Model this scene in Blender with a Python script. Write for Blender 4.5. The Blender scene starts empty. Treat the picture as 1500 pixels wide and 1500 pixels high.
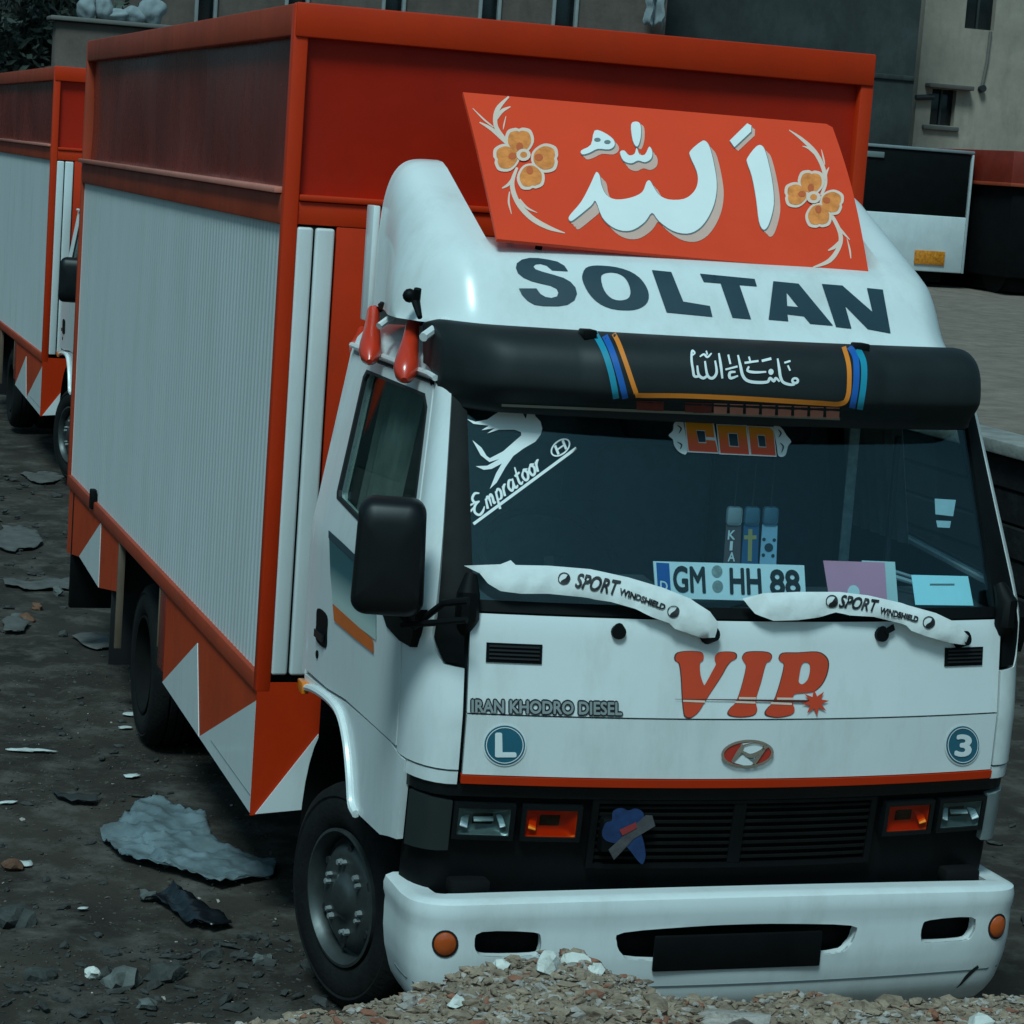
import bpy, bmesh, math, random
from mathutils import Vector, Matrix, noise
from mathutils.bvhtree import BVHTree
from mathutils.geometry import delaunay_2d_cdt
random.seed(7)
scene = bpy.context.scene
col = scene.collection

# ------------------------------------------------------------------ camera, sky, sun, exposure
CAM = Vector((-2.9228, -6.4947, 2.7653))
YAW, PIT, ROL, FPX = -0.3193, 1.4300, 0.0721, 3583.4
ROT = Matrix.Rotation(YAW, 3, 'Z') @ Matrix.Rotation(PIT, 3, 'X') @ Matrix.Rotation(ROL, 3, 'Z')
cd = bpy.data.cameras.new('camera')
cam = bpy.data.objects.new('camera', cd); col.objects.link(cam)
cd.sensor_width = 36; cd.lens = FPX / 1500 * 36; cd.clip_end = 3000; cd.clip_start = .05
cam.matrix_world = Matrix.Translation(CAM) @ ROT.to_4x4()
scene.camera = cam

world = bpy.data.worlds.new('World'); scene.world = world; world.use_nodes = True
wn, wl = world.node_tree.nodes, world.node_tree.links
wn.clear()
SUN_EL, SUN_AZ = math.radians(56), math.radians(-146)     # direction towards the sun, azimuth from +Y clockwise
sky = wn.new('ShaderNodeTexSky'); sky.sky_type = 'NISHITA'; sky.sun_disc = False
sky.sun_elevation = SUN_EL; sky.sun_rotation = SUN_AZ; sky.air_density = 1.0; sky.dust_density = 3.0
hs = wn.new('ShaderNodeHueSaturation'); hs.inputs['Saturation'].default_value = .40
tint = wn.new('ShaderNodeMix'); tint.data_type = 'RGBA'; tint.blend_type = 'MULTIPLY'
tint.inputs['Factor'].default_value = 1.0; tint.inputs[7].default_value = (.45, .91, 1.06, 1)
bg = wn.new('ShaderNodeBackground'); bg.inputs['Strength'].default_value = .062
wo = wn.new('ShaderNodeOutputWorld')
wl.new(sky.outputs[0], hs.inputs['Color']); wl.new(hs.outputs[0], tint.inputs[6])
wl.new(tint.outputs[2], bg.inputs['Color']); wl.new(bg.outputs[0], wo.inputs[0])

sd = bpy.data.lights.new('sun', 'SUN'); sun = bpy.data.objects.new('sun', sd); col.objects.link(sun)
sd.energy = 2.3; sd.angle = math.radians(16); sd.color = (.68, .97, 1.0)
sdir = Vector((math.sin(SUN_AZ) * math.cos(SUN_EL), math.cos(SUN_AZ) * math.cos(SUN_EL), math.sin(SUN_EL)))
sun.rotation_euler = sdir.to_track_quat('Z', 'Y').to_euler()

vs = scene.view_settings
vs.view_transform = 'Standard'; vs.look = 'None'; vs.gamma = 1.0; vs.use_curve_mapping = False
vs.exposure = -0.04

# ------------------------------------------------------------------ helpers
def ray(px, py):
    return (ROT @ Vector(((px - 750) / FPX, -(py - 750) / FPX, -1.0))).normalized()
def at(px, py, ax, c):
    """photo measurement -> point on the plane axis ax = c"""
    d = ray(px, py); t = (c - CAM[ax]) / d[ax]
    return CAM + d * t
def lerp(a, b, t): return a + (b - a) * t
def interp(tab, z):
    if z <= tab[0][0]: return tab[0][1]
    for (a, u), (b, v) in zip(tab, tab[1:]):
        if z <= b:
            t = (z - a) / (b - a); return u + (v - u) * t
    return tab[-1][1]
def smooth(a, b, x):
    t = max(0, min(1, (x - a) / (b - a))); return t * t * (3 - 2 * t)

def M(name, c, rough=.5, metal=0., var=.12, vscale=5., bump=0., bscale=30., coat=0., spec=.5, dirt=0., dirtc=(.05, .045, .035), trans=None, stretch=(1, 1, 1)):
    m = bpy.data.materials.new(name); m.use_nodes = True
    n, l = m.node_tree.nodes, m.node_tree.links
    b = n['Principled BSDF']
    b.inputs['Roughness'].default_value = rough; b.inputs['Metallic'].default_value = metal
    b.inputs['Specular IOR Level'].default_value = spec
    if coat: b.inputs['Coat Weight'].default_value = coat; b.inputs['Coat Roughness'].default_value = .12
    tc = n.new('ShaderNodeTexCoord'); mp = n.new('ShaderNodeMapping'); mp.inputs['Scale'].default_value = stretch
    l.new(tc.outputs['Object'], mp.inputs[0])
    tx = n.new('ShaderNodeTexNoise'); tx.inputs['Scale'].default_value = vscale; tx.inputs['Detail'].default_value = 6
    tx.inputs['Roughness'].default_value = .65
    l.new(mp.outputs[0], tx.inputs['Vector'])
    mx = n.new('ShaderNodeMix'); mx.data_type = 'RGBA'
    mr = n.new('ShaderNodeMapRange'); mr.inputs[1].default_value = .3; mr.inputs[2].default_value = .7
    l.new(tx.outputs[0], mr.inputs[0]); l.new(mr.outputs[0], mx.inputs['Factor'])
    mx.inputs[6].default_value = (*[v * (1 - var) for v in c], 1)
    mx.inputs[7].default_value = (*[min(1, v * (1 + var)) for v in c], 1)
    out = mx.outputs[2]
    if dirt:
        t2 = n.new('ShaderNodeTexNoise'); t2.inputs['Scale'].default_value = 2.3; t2.inputs['Detail'].default_value = 9
        t2.inputs['Roughness'].default_value = .72
        mp2 = n.new('ShaderNodeMapping'); mp2.inputs['Scale'].default_value = (1.6, 1.6, .5)
        l.new(tc.outputs['Object'], mp2.inputs[0]); l.new(mp2.outputs[0], t2.inputs['Vector'])
        r2 = n.new('ShaderNodeMapRange'); r2.inputs[1].default_value = .48; r2.inputs[2].default_value = .8
        r2.inputs[4].default_value = dirt
        l.new(t2.outputs[0], r2.inputs[0])
        m2 = n.new('ShaderNodeMix'); m2.data_type = 'RGBA'; m2.inputs[7].default_value = (*dirtc, 1)
        l.new(r2.outputs[0], m2.inputs['Factor']); l.new(out, m2.inputs[6]); out = m2.outputs[2]
        ad = n.new('ShaderNodeMath'); ad.operation = 'MULTIPLY_ADD'; ad.inputs[1].default_value = .5; ad.inputs[2].default_value = rough
        l.new(r2.outputs[0], ad.inputs[0]); l.new(ad.outputs[0], b.inputs['Roughness'])
    l.new(out, b.inputs['Base Color'])
    if bump:
        t3 = n.new('ShaderNodeTexNoise'); t3.inputs['Scale'].default_value = bscale; t3.inputs['Detail'].default_value = 5
        l.new(mp.outputs[0], t3.inputs['Vector'])
        bp = n.new('ShaderNodeBump'); bp.inputs['Strength'].default_value = bump; bp.inputs['Distance'].default_value = .02
        l.new(t3.outputs[0], bp.inputs['Height']); l.new(bp.outputs[0], b.inputs['Normal'])
    return m

def grad(name, z0, z1, stops, rough=.4):
    """airbrushed paint that runs through several colours with height on the object"""
    m = bpy.data.materials.new(name); m.use_nodes = True
    n, l = m.node_tree.nodes, m.node_tree.links; b = n['Principled BSDF']; b.inputs['Roughness'].default_value = rough
    tc = n.new('ShaderNodeTexCoord'); sp = n.new('ShaderNodeSeparateXYZ'); l.new(tc.outputs['Object'], sp.inputs[0])
    mr = n.new('ShaderNodeMapRange'); mr.inputs[1].default_value = z0; mr.inputs[2].default_value = z1; l.new(sp.outputs[2], mr.inputs[0])
    cr = n.new('ShaderNodeValToRGB'); e = cr.color_ramp.elements
    while len(e) < len(stops): e.new(.5)
    for k, (p, c) in enumerate(stops): e[k].position = p; e[k].color = (*c, 1)
    l.new(mr.outputs[0], cr.inputs[0]); l.new(cr.outputs[0], b.inputs['Base Color'])
    return m

def glass(name, tintc, ior=1.5, rough=.015):
    m = bpy.data.materials.new(name); m.use_nodes = True
    n, l = m.node_tree.nodes, m.node_tree.links; n.clear()
    o = n.new('ShaderNodeOutputMaterial'); mx = n.new('ShaderNodeMixShader'); tr = n.new('ShaderNodeBsdfTransparent')
    gl = n.new('ShaderNodeBsdfGlossy'); fr = n.new('ShaderNodeFresnel')
    tr.inputs[0].default_value = (*tintc, 1); gl.inputs['Roughness'].default_value = rough; gl.inputs['Color'].default_value = (.72, .95, 1, 1); 
    geo = n.new('ShaderNodeNewGeometry'); im = n.new('ShaderNodeMapRange')      # same reflectance on both faces of the pane
    im.inputs[3].default_value = ior; im.inputs[4].default_value = 1 / ior
    l.new(geo.outputs['Backfacing'], im.inputs[0]); l.new(im.outputs[0], fr.inputs[0])
    tc = n.new('ShaderNodeTexCoord'); nz = n.new('ShaderNodeTexNoise'); nz.inputs['Scale'].default_value = 3.0; l.new(tc.outputs['Object'], nz.inputs['Vector'])
    bp = n.new('ShaderNodeBump'); bp.inputs['Strength'].default_value = .03; l.new(nz.outputs[0], bp.inputs['Height']); l.new(bp.outputs[0], gl.inputs['Normal'])
    l.new(fr.outputs[0], mx.inputs[0]); l.new(tr.outputs[0], mx.inputs[1]); l.new(gl.outputs[0], mx.inputs[2]); l.new(mx.outputs[0], o.inputs[0])
    return m

def obj(name, verts, faces, mat, parent=None, sharp=35, recalc=True, flat=False):
    me = bpy.data.meshes.new(name); me.from_pydata([tuple(v) for v in verts], [], faces)
    if recalc:
        bm = bmesh.new(); bm.from_mesh(me); bmesh.ops.recalc_face_normals(bm, faces=bm.faces); bm.to_mesh(me); bm.free()
    me.materials.append(mat)
    if not flat:
        for p in me.polygons: p.use_smooth = True
        me.set_sharp_from_angle(angle=math.radians(sharp))
    o = bpy.data.objects.new(name, me); col.objects.link(o)
    if parent: o.parent = parent; o.matrix_parent_inverse = Matrix.Identity(4)
    return o
def obm(name, bm, mat, parent=None, sharp=35, flat=False):
    bmesh.ops.recalc_face_normals(bm, faces=bm.faces)
    me = bpy.data.meshes.new(name); bm.to_mesh(me); bm.free(); me.materials.append(mat)
    if not flat:
        for p in me.polygons: p.use_smooth = True
        me.set_sharp_from_angle(angle=math.radians(sharp))
    o = bpy.data.objects.new(name, me); col.objects.link(o)
    if parent: o.parent = parent
    return o
def thing(name, label, cat, loc=(0, 0, 0), group=None):
    o = bpy.data.objects.new(name, None); col.objects.link(o); o.location = loc; o.empty_display_size = .2
    tag(o, label, cat, group); return o
def tag(o, label, cat, group=None):
    o['label'] = label; o['category'] = cat
    if group: o['group'] = group
    return o
def struct(o): o['kind'] = 'structure'; return o
def stuff(o): o['kind'] = 'stuff'; return o
def bbox(bm, x0, x1, y0, y1, z0, z1, bev=.004, seg=2):
    t = bmesh.new()
    bmesh.ops.create_cube(t, size=1)
    for v in t.verts: v.co = Vector((lerp(x0, x1, v.co.x + .5), lerp(y0, y1, v.co.y + .5), lerp(z0, z1, v.co.z + .5)))
    if bev: bmesh.ops.bevel(t, geom=list(t.edges), offset=bev, segments=seg, affect='EDGES', profile=.5)
    me = bpy.data.meshes.new('t'); t.to_mesh(me); t.free(); bm.from_mesh(me); bpy.data.meshes.remove(me)
def box(name, x0, x1, y0, y1, z0, z1, mat, parent=None, bev=.004, seg=2):
    bm = bmesh.new(); bbox(bm, x0, x1, y0, y1, z0, z1, bev, seg); return obm(name, bm, mat, parent)
def tubev(path, rad, n=10, cap=True):
    P = [Vector(p) for p in path]; R = rad if isinstance(rad, (list, tuple)) else [rad] * len(P)
    V, F = [], []; up = None
    for i, p in enumerate(P):
        d = (P[min(i + 1, len(P) - 1)] - P[max(i - 1, 0)]).normalized()
        if up is None: up = d.orthogonal().normalized()
        up = (up - d * up.dot(d)).normalized(); s = d.cross(up)
        for k in range(n):
            a = 2 * math.pi * k / n; V.append(p + (up * math.cos(a) + s * math.sin(a)) * R[i])
    for i in range(len(P) - 1):
        for k in range(n): F.append((i * n + k, i * n + (k + 1) % n, (i + 1) * n + (k + 1) % n, (i + 1) * n + k))
    if cap: F.append(tuple(range(n))[::-1]); F.append(tuple((len(P) - 1) * n + k for k in range(n)))
    return V, F
def tube(name, path, rad, mat, parent=None, n=10): return obj(name, *tubev(path, rad, n), mat, parent)
def catmull(pts, k=6):
    P = [Vector(p) for p in pts]; out = []
    for i in range(len(P) - 1):
        a, b, c, d = P[max(i - 1, 0)], P[i], P[i + 1], P[min(i + 2, len(P) - 1)]
        for j in range(k):
            t = j / k
            out.append(.5 * ((2 * b) + (c - a) * t + (2 * a - 5 * b + 4 * c - d) * t * t + (3 * b - a - 3 * c + d) * t ** 3))
    out.append(P[-1]); return out
def closed_curve(pts, k=4):
    n = len(pts); P = [Vector(p) for p in pts]; out = []
    for i in range(n):
        a, b, c, d = P[i - 1], P[i], P[(i + 1) % n], P[(i + 2) % n]
        for j in range(k):
            t = j / k
            out.append(.5 * ((2 * b) + (c - a) * t + (2 * a - 5 * b + 4 * c - d) * t * t + (3 * b - a - 3 * c + d) * t ** 3))
    return [tuple(p) for p in out]
def stroke(pts, w, k=5, taper=False, sm=True):
    """outline of a brush stroke; w a width or a list of widths, one for each point"""
    n0 = len(pts); W = w if isinstance(w, (list, tuple)) else [w] * n0
    c = catmull([(p[0], p[1], W[i]) for i, p in enumerate(pts)], k) if (sm and n0 > 2) else [Vector((p[0], p[1], W[i])) for i, p in enumerate(pts)]
    L, R = [], []
    for i, p in enumerate(c):
        d = (c[min(i + 1, len(c) - 1)] - c[max(i - 1, 0)]); d = Vector((d.x, d.y)); d.normalize()
        nn = Vector((-d.y, d.x)) * p.z * .5
        L.append((p.x + nn.x, p.y + nn.y)); R.append((p.x - nn.x, p.y - nn.y))
    return L + R[::-1]
def ell(cx, cy, rx, ry, n=28, rot=0):
    c, s = math.cos(rot), math.sin(rot)
    return [(cx + rx * math.cos(2 * math.pi * k / n) * c - ry * math.sin(2 * math.pi * k / n) * s, cy + rx * math.cos(2 * math.pi * k / n) * s + ry * math.sin(2 * math.pi * k / n) * c) for k in range(n)]
def inpoly(p, P):
    """non-zero winding test, so an outline may overlap itself"""
    x, y = p; w = 0; j = len(P) - 1
    for i in range(len(P)):
        xi, yi = P[i]; xj, yj = P[j]
        if (yi > y) != (yj > y) and x < (xj - xi) * (y - yi) / (yj - yi) + xi: w += 1 if yi > yj else -1
        j = i
    return w != 0
def tri2d(outers, holes=(), res=.05, grid=True):
    V, E = [], []
    def loop(P):
        s = len(V)
        for i in range(len(P)):
            a, b = P[i], P[(i + 1) % len(P)]
            n = max(1, int(math.ceil(math.hypot(b[0] - a[0], b[1] - a[1]) / res)))
            for k in range(n): V.append(Vector((lerp(a[0], b[0], k / n), lerp(a[1], b[1], k / n))))
        e = len(V)
        for i in range(s, e): E.append((i, i + 1 if i + 1 < e else s))
    for P in outers: loop(P)
    for P in holes: loop(P)
    if grid:
        xs = [p[0] for P in outers for p in P]; ys = [p[1] for P in outers for p in P]
        bnd = [(v.x, v.y) for v in V]; cell = {}
        for b in bnd: cell.setdefault((int(b[0] // res), int(b[1] // res)), []).append(b)
        y = min(ys) + res * .5; r = 0
        while y < max(ys):
            x = min(xs) + res * (.5 + .5 * (r % 2))
            while x < max(xs):
                if any(inpoly((x, y), P) for P in outers) and not any(inpoly((x, y), P) for P in holes):
                    ci, cj = int(x // res), int(y // res)
                    if all((x - q[0]) ** 2 + (y - q[1]) ** 2 > (.5 * res) ** 2 for i in (-1, 0, 1) for j in (-1, 0, 1) for q in cell.get((ci + i, cj + j), ())):
                        V.append(Vector((x, y)))
                x += res
            y += res; r += 1
    ov, oe, of = delaunay_2d_cdt(V, E, [], 0, 1e-6)[:3]
    T = []
    for f in of:
        c = sum((ov[i] for i in f), Vector((0, 0))) / len(f)
        if any(inpoly(c, P) for P in outers) and not any(inpoly(c, P) for P in holes): T.append(tuple(f))
    return [(v.x, v.y) for v in ov], T
def patch(name, outers, holes, mapf, mat, parent=None, off=0., thick=.012, res=.05, sharp=35):
    v2, T = tri2d(outers, holes, res)
    used = sorted({i for t in T for i in t}); ix = {u: k for k, u in enumerate(used)}
    V = [mapf(v2[u][0], v2[u][1], off) for u in used]; F = [tuple(ix[i] for i in t) for t in T]
    if thick:
        n = len(V); V += [mapf(v2[u][0], v2[u][1], off - thick) for u in used]
        cnt = {}
        for t in F:
            for a, b in ((t[0], t[1]), (t[1], t[2]), (t[2], t[0])): cnt.setdefault((min(a, b), max(a, b)), []).append((a, b))
        F2 = F + [tuple(i + n for i in t[::-1]) for t in F]
        for k, e in cnt.items():
            if len(e) == 1: a, b = e[0]; F2.append((b, a, a + n, b + n))
        F = F2
    return obj(name, V, F, mat, parent, sharp)
def bvh(*objs):
    V, F = [], []
    for o in objs:
        s = len(V); V += [o.matrix_basis @ v.co for v in o.data.vertices]
        F += [tuple(s + i for i in p.vertices) for p in o.data.polygons]
    return BVHTree.FromPolygons(V, F)
def drape(px, py, tree, off):
    d = ray(px, py); loc, nor, i, t = tree.ray_cast(CAM, d)
    if loc is None: return None
    if nor.dot(d) > 0: nor = -nor
    return loc + nor * off
def decal(name, outers, tree, mat, parent, holes=(), off=.003, res=14, thick=.0):
    """paint or a sticker lying on the surface it was measured on"""
    v2, T = tri2d(outers, holes, res)
    P = {}
    for t in T:
        for i in t:
            if i not in P: P[i] = drape(v2[i][0], v2[i][1], tree, off)
    ok = [i for i in P if P[i] is not None]; ix = {i: k for k, i in enumerate(ok)}
    F = [tuple(ix[i] for i in t) for t in T if all(i in ix for i in t)]
    return obj(name, [P[i] for i in ok], F, mat, parent, recalc=False)
def Z(ox, oy, s, pts): return [(ox + p[0] / s, oy + p[1] / s) for p in pts]
def text2d(s, bold=0., shear=0., space=1.):
    c = bpy.data.curves.new('t', 'FONT'); c.body = s; c.offset = bold; c.shear = shear; c.space_character = space; c.resolution_u = 4
    o = bpy.data.objects.new('t', c); col.objects.link(o)
    dg = bpy.context.evaluated_depsgraph_get(); me = bpy.data.meshes.new_from_object(o.evaluated_get(dg))
    bm = bmesh.new(); bm.from_mesh(me); bmesh.ops.triangulate(bm, faces=bm.faces); bm.to_mesh(me); bm.free()
    V = [(v.co.x, v.co.y) for v in me.vertices]; F = [tuple(p.vertices) for p in me.polygons]
    bpy.data.objects.remove(o); bpy.data.curves.remove(c); bpy.data.meshes.remove(me)
    return V, F
def text_on(name, s, quad, mapf, mat, parent, bold=0., shear=0., space=1., fit=None):
    """quad: bottom-left, bottom-right, top-right, top-left in the map's own 2D coordinates"""
    V0, F0 = text2d(s, 0, shear, space); B = fit or V0; V, F = [], []; lay = []
    for k in range(1 if not bold else 9):
        a = k * math.pi / 4; dx, dy = (0, 0) if k == 0 else (bold * math.cos(a), bold * math.sin(a))
        n0 = len(V); V += [(v[0] + dx, v[1] + dy) for v in V0]; F += [tuple(i + n0 for i in f) for f in F0]; lay += [k] * len(V0)
    x0, x1 = min(v[0] for v in B), max(v[0] for v in B); y0, y1 = min(v[1] for v in B), max(v[1] for v in B)
    W = []
    for (x, y), kk in zip(V, lay):
        a, b = (x - x0) / (x1 - x0), (y - y0) / (y1 - y0)
        p = [(1 - a) * (1 - b) * quad[0][k] + a * (1 - b) * quad[1][k] + a * b * quad[2][k] + (1 - a) * b * quad[3][k] for k in (0, 1)]
        q = mapf(*p); W.append(q - (q - CAM).normalized() * (.00012 * kk) if q is not None else None)
    ok = all(w is not None for w in W)
    if not ok: F = [f for f in F if all(W[i] is not None for i in f)]; W = [w if w is not None else Vector() for w in W]
    return obj(name, W, F, mat, parent, recalc=False)

# ------------------------------------------------------------------ materials
WHITE = M('white_paint', (.74, .76, .76), .3, var=.03, vscale=3, coat=.35, dirt=.55, dirtc=(.42, .40, .36), bump=.07, bscale=3)
WHITE_SHEET = M('white_sheet', (.66, .68, .68), .34, var=.07, vscale=2, dirt=.4, dirtc=(.36, .35, .31), stretch=(1, 1, .25), bump=.08, bscale=3)
RED = M('red_paint', (.52, .030, .004), .45, var=.08, vscale=2.5, spec=.18, dirt=.3, dirtc=(.22, .03, .01), bump=.05, bscale=3)
RED_DEEP = M('deep_red_paint', (.42, .014, .0025), .42, var=.14, vscale=1.5, spec=.22, dirt=.4, dirtc=(.14, .018, .006), bump=.25, bscale=2.2)
REDB = M('board_red', (.80, .062, .022), .55, spec=.15, var=.05, vscale=3)
ORANGE = M('orange_paint', (.80, .22, .02), .4, var=.08)
ORANGE_D = M('flower_orange', (.82, .23, .05), .5, var=.3, vscale=30)
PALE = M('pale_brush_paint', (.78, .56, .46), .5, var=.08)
BLACK = M('black_plastic', (.004, .0045, .005), .55, var=.3, vscale=9, dirt=.12, dirtc=(.014, .014, .013), spec=.12)
BLACK_G = M('black_gloss', (.006, .008, .009), .25, var=.2, spec=.4)
GASK = M('black_rubber', (.008, .008, .009), .6, var=.2)
INTER = M('cab_trim', (.020, .026, .030), .7, var=.3, vscale=8)
SEATM = M('seat_fabric', (.035, .045, .055), .9, var=.3, vscale=20)
TYRE = M('tyre_rubber', (.007, .007, .007), .85, var=.4, vscale=12, spec=.2, dirt=.3, dirtc=(.025, .022, .018), bump=.2, bscale=60)
STEEL = M('rim_steel', (.055, .062, .062), .42, metal=.5, var=.25, vscale=14, dirt=.5, dirtc=(.03, .025, .02))
CHROME = M('chrome', (.75, .77, .78), .14, metal=1., var=.05)
CHASSIS = M('chassis_black', (.006, .006, .006), .85, var=.4, spec=.12)
NAVY = M('lettering_navy', (.018, .045, .062), .45, var=.08)
TEAL = M('badge_teal', (.015, .12, .18), .35, var=.1, coat=.3)
STK_W = M('sticker_white', (.78, .80, .80), .5, var=.03)
CLOTHW = M('wiper_cover_cloth', (.68, .69, .68), .85, var=.08, vscale=9, bump=.2, bscale=16, dirt=.35, dirtc=(.40, .38, .34))
INK = M('black_ink', (.012, .012, .014), .6, var=.1)
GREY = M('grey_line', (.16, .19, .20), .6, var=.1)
HORNR = M('horn_red', (.58, .035, .012), .3, coat=.4, var=.1)
LENS = M('lamp_lens', (.35, .38, .38), .1, var=.1, coat=.5)
LENSD = M('smoked_lens', (.020, .026, .026), .3, var=.1, coat=.4)
AMBER = M('amber_lens', (.85, .20, .008), .18, var=.25, vscale=30, coat=.5)
NUTM = M('nut_zinc', (.34, .36, .36), .3, metal=.4)
LAMPF = M('lamp_glint', (.85, .87, .87), .35, metal=.6)
AMBERF = M('amber_glint', (1.0, .22, .01), .35)
AMBER_D = M('amber_reflector', (.46, .075, .012), .25, var=.15, coat=.5)
BLUE1 = M('stripe_blue', (.01, .11, .42), .4, var=.08)
BLUE2 = M('stripe_teal', (.01, .26, .38), .4, var=.08)
TAN = M('tan_strip', (.13, .09, .06), .6, var=.2)
RED_SIDE = M('side_red_paint', (.34, .045, .018), .5, var=.15, vscale=3, spec=.2, dirt=.55, dirtc=(.16, .06, .035))  # browner, darker red for the side rails and rear posts
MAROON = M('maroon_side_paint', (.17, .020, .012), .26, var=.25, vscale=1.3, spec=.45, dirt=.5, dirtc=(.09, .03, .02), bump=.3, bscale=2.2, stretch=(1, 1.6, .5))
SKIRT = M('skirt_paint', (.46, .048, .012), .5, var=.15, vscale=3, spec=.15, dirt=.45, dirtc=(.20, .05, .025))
PINK = M('faded_pink', (.62, .22, .16), .5, var=.15, vscale=12)
GLASS_W = glass('windscreen_glass', (.88, .96, .98), 1.55)
GLASS_S = glass('side_glass', (.80, .86, .84), 1.45)

# ================================================================== SETTING
DIRT = M('yard_dirt', (.033, .027, .022), .95, var=.55, vscale=1.1, bump=.9, bscale=9, dirt=.75, dirtc=(.15, .135, .12), spec=.2)
DIRT_UP = M('upper_yard_dirt', (.19, .145, .12), .95, var=.3, vscale=4, bump=.5, bscale=18, dirt=.5, dirtc=(.12, .10, .09), spec=.2)
RUBBLE = M('rubble_soil', (.24, .175, .13), .95, var=.4, vscale=9, bump=.8, bscale=40, spec=.2)

def ground_z(x, y):
    n = noise.noise(Vector((x * .7, y * .7, 3))) * .035 + noise.noise(Vector((x * 2.7, y * 2.7, 8))) * .016 + noise.noise(Vector((x * 9, y * 9, 1))) * .006
    keep = 1.0
    if -1.25 < x < 1.25 and -.1 < y < 7: keep = .25
    return (n - .02) * keep
def grid_obj(name, xs, ys, zf, mat, parent=None):
    V = [(x, y, zf(x, y)) for y in ys for x in xs]; nx = len(xs)
    F = [(j * nx + i, j * nx + i + 1, (j + 1) * nx + i + 1, (j + 1) * nx + i) for j in range(len(ys) - 1) for i in range(nx - 1)]
    return obj(name, V, F, mat, parent, recalc=False, sharp=60)
def axis(a, b, c, d, st, far):
    o = [a - far, a - far * .3, a - 20, a - 6]; x = b
    L = [v for v in o if v < b]
    while x < c: L.append(x); x += st
    L += [c, c + 6, c + 20, c + far * .3, c + far]
    return L
struct(grid_obj('ground', axis(-6, -4.5, 5.0, 0, .055, 600), axis(-3, -.6, 9.5, 0, .055, 600), ground_z, DIRT))

# ------------------------------------------------------------------ foreground bank of rubble
CREST = [(-3.2, .50), (-2.4, .60), (-1.71, .665), (-1.5, .675), (-1.32, .70), (-1.18, .725), (-1.08, .77), (-1.0, .79), (-.845, .805), (-.77, .79), (-.65, .73), (-.52, .685), (-.30, .67), (-.05, .675), (.13, .645), (.48, .64), (1.5, .60), (3, .5)]
def bank_z(x, y):
    c = interp(CREST, x)
    yc = -.9
    if y > yc: z = c - (y - yc) * .80 - .12 * (y - yc) ** 2
    else: z = c - .05 * min(1, (yc - y)) + max(0, (-y - 3.2)) * .16
    n = noise.noise(Vector((x * 4, y * 4, 2))) * .03 + noise.noise(Vector((x * 13, y * 13, 5))) * .018 + abs(noise.noise(Vector((x * 34, y * 34, 9)))) * .014
    return max(-.12, z + n - .012)
xs = [-9 + .5 * i for i in range(12)] + [-3 + .022 * i for i in range(200)] + [1.5 + .5 * i for i in range(1, 14)]
ys = [-12 + .6 * i for i in range(15)] + [-2.9 + .03 * i for i in range(109)]
struct(grid_obj('rubble_bank', xs, ys, bank_z, RUBBLE))

def shard_mesh(kind):
    bm = bmesh.new(); bmesh.ops.create_icosphere(bm, subdivisions=1, radius=1)
    s = (1.15, random.uniform(.35, .8), random.uniform(.18, .5))
    for v in bm.verts:
        v.co = Vector([v.co[k] * s[k] * random.uniform(.65, 1.2) for k in range(3)])
    return bm
PROTO = []
for k in range(14):
    bm = shard_mesh(k); PROTO.append(([v.co.copy() for v in bm.verts], [tuple(v.index for v in f.verts) for f in bm.faces])); bm.free()
def scatter(name, pts, mat, label=None, cat=None):
    V, F = [], []
    for (p, r) in pts:
        pv, pf = random.choice(PROTO); s = len(V)
        R = Matrix.Rotation(random.uniform(0, 6.28), 3, 'Z') @ Matrix.Rotation(random.gauss(0, .5), 3, 'X')
        V += [R @ v * r + p for v in pv]; F += [tuple(i + s for i in f) for f in pf]
    o = obj(name, V, F, mat, flat=True, recalc=False)
    stuff(o)
    if label: tag(o, label, cat)
    return o
ST_A = M('rubble_stone_brown', (.25, .18, .132), .9, var=.5, vscale=14, bump=.4, bscale=60, spec=.2)
ST_B = M('rubble_stone_grey', (.35, .30, .27), .9, var=.35, vscale=14, bump=.4, bscale=60, spec=.2)
ST_W = M('rubble_white', (.62, .60, .56), .8, var=.15, vscale=10, bump=.3, bscale=50, spec=.3)
ST_D = M('yard_stone', (.048, .047, .045), .9, var=.4, vscale=10, bump=.4, bscale=50, spec=.2)
def bank_pts(n, r0, r1, x0=-1.95, x1=.75, y0=-1.45, y1=-.55):
    L = []
    for i in range(n):
        x, y = random.uniform(x0, x1), random.uniform(y0, y1); r = r0 * (r1 / r0) ** (random.random() ** 2.2)
        L.append((Vector((x, y, bank_z(x, y) + r * .15)), r))
    return L
scatter('rubble_chips', bank_pts(20000, .003, .026), ST_A, 'brown broken rubble chips covering the bank in front of the truck', 'rubble')
scatter('stone_chips', bank_pts(9000, .003, .022), ST_B, 'grey stone chips mixed through the rubble bank', 'rubble')
BRK = M('brick_chip', (.24, .10, .065), .9, var=.4, vscale=12, bump=.3, bscale=50, spec=.2)
scatter('brick_chips', bank_pts(1300, .004, .030), BRK, 'reddish brick crumbs among the rubble of the bank', 'rubble')
scatter('rubble_lumps', bank_pts(150, .022, .055), ST_A, 'bigger broken lumps half sunk in the rubble bank', 'rubble')
def yard_pts(n, r0, r1, x0, x1, y0, y1):
    L = []
    for i in range(n):
        x, y = random.uniform(x0, x1), random.uniform(y0, y1); r = r0 * (r1 / r0) ** (random.random() ** 2.6)
        L.append((Vector((x, y, ground_z(x, y) + r * .2)), r))
    return L
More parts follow.
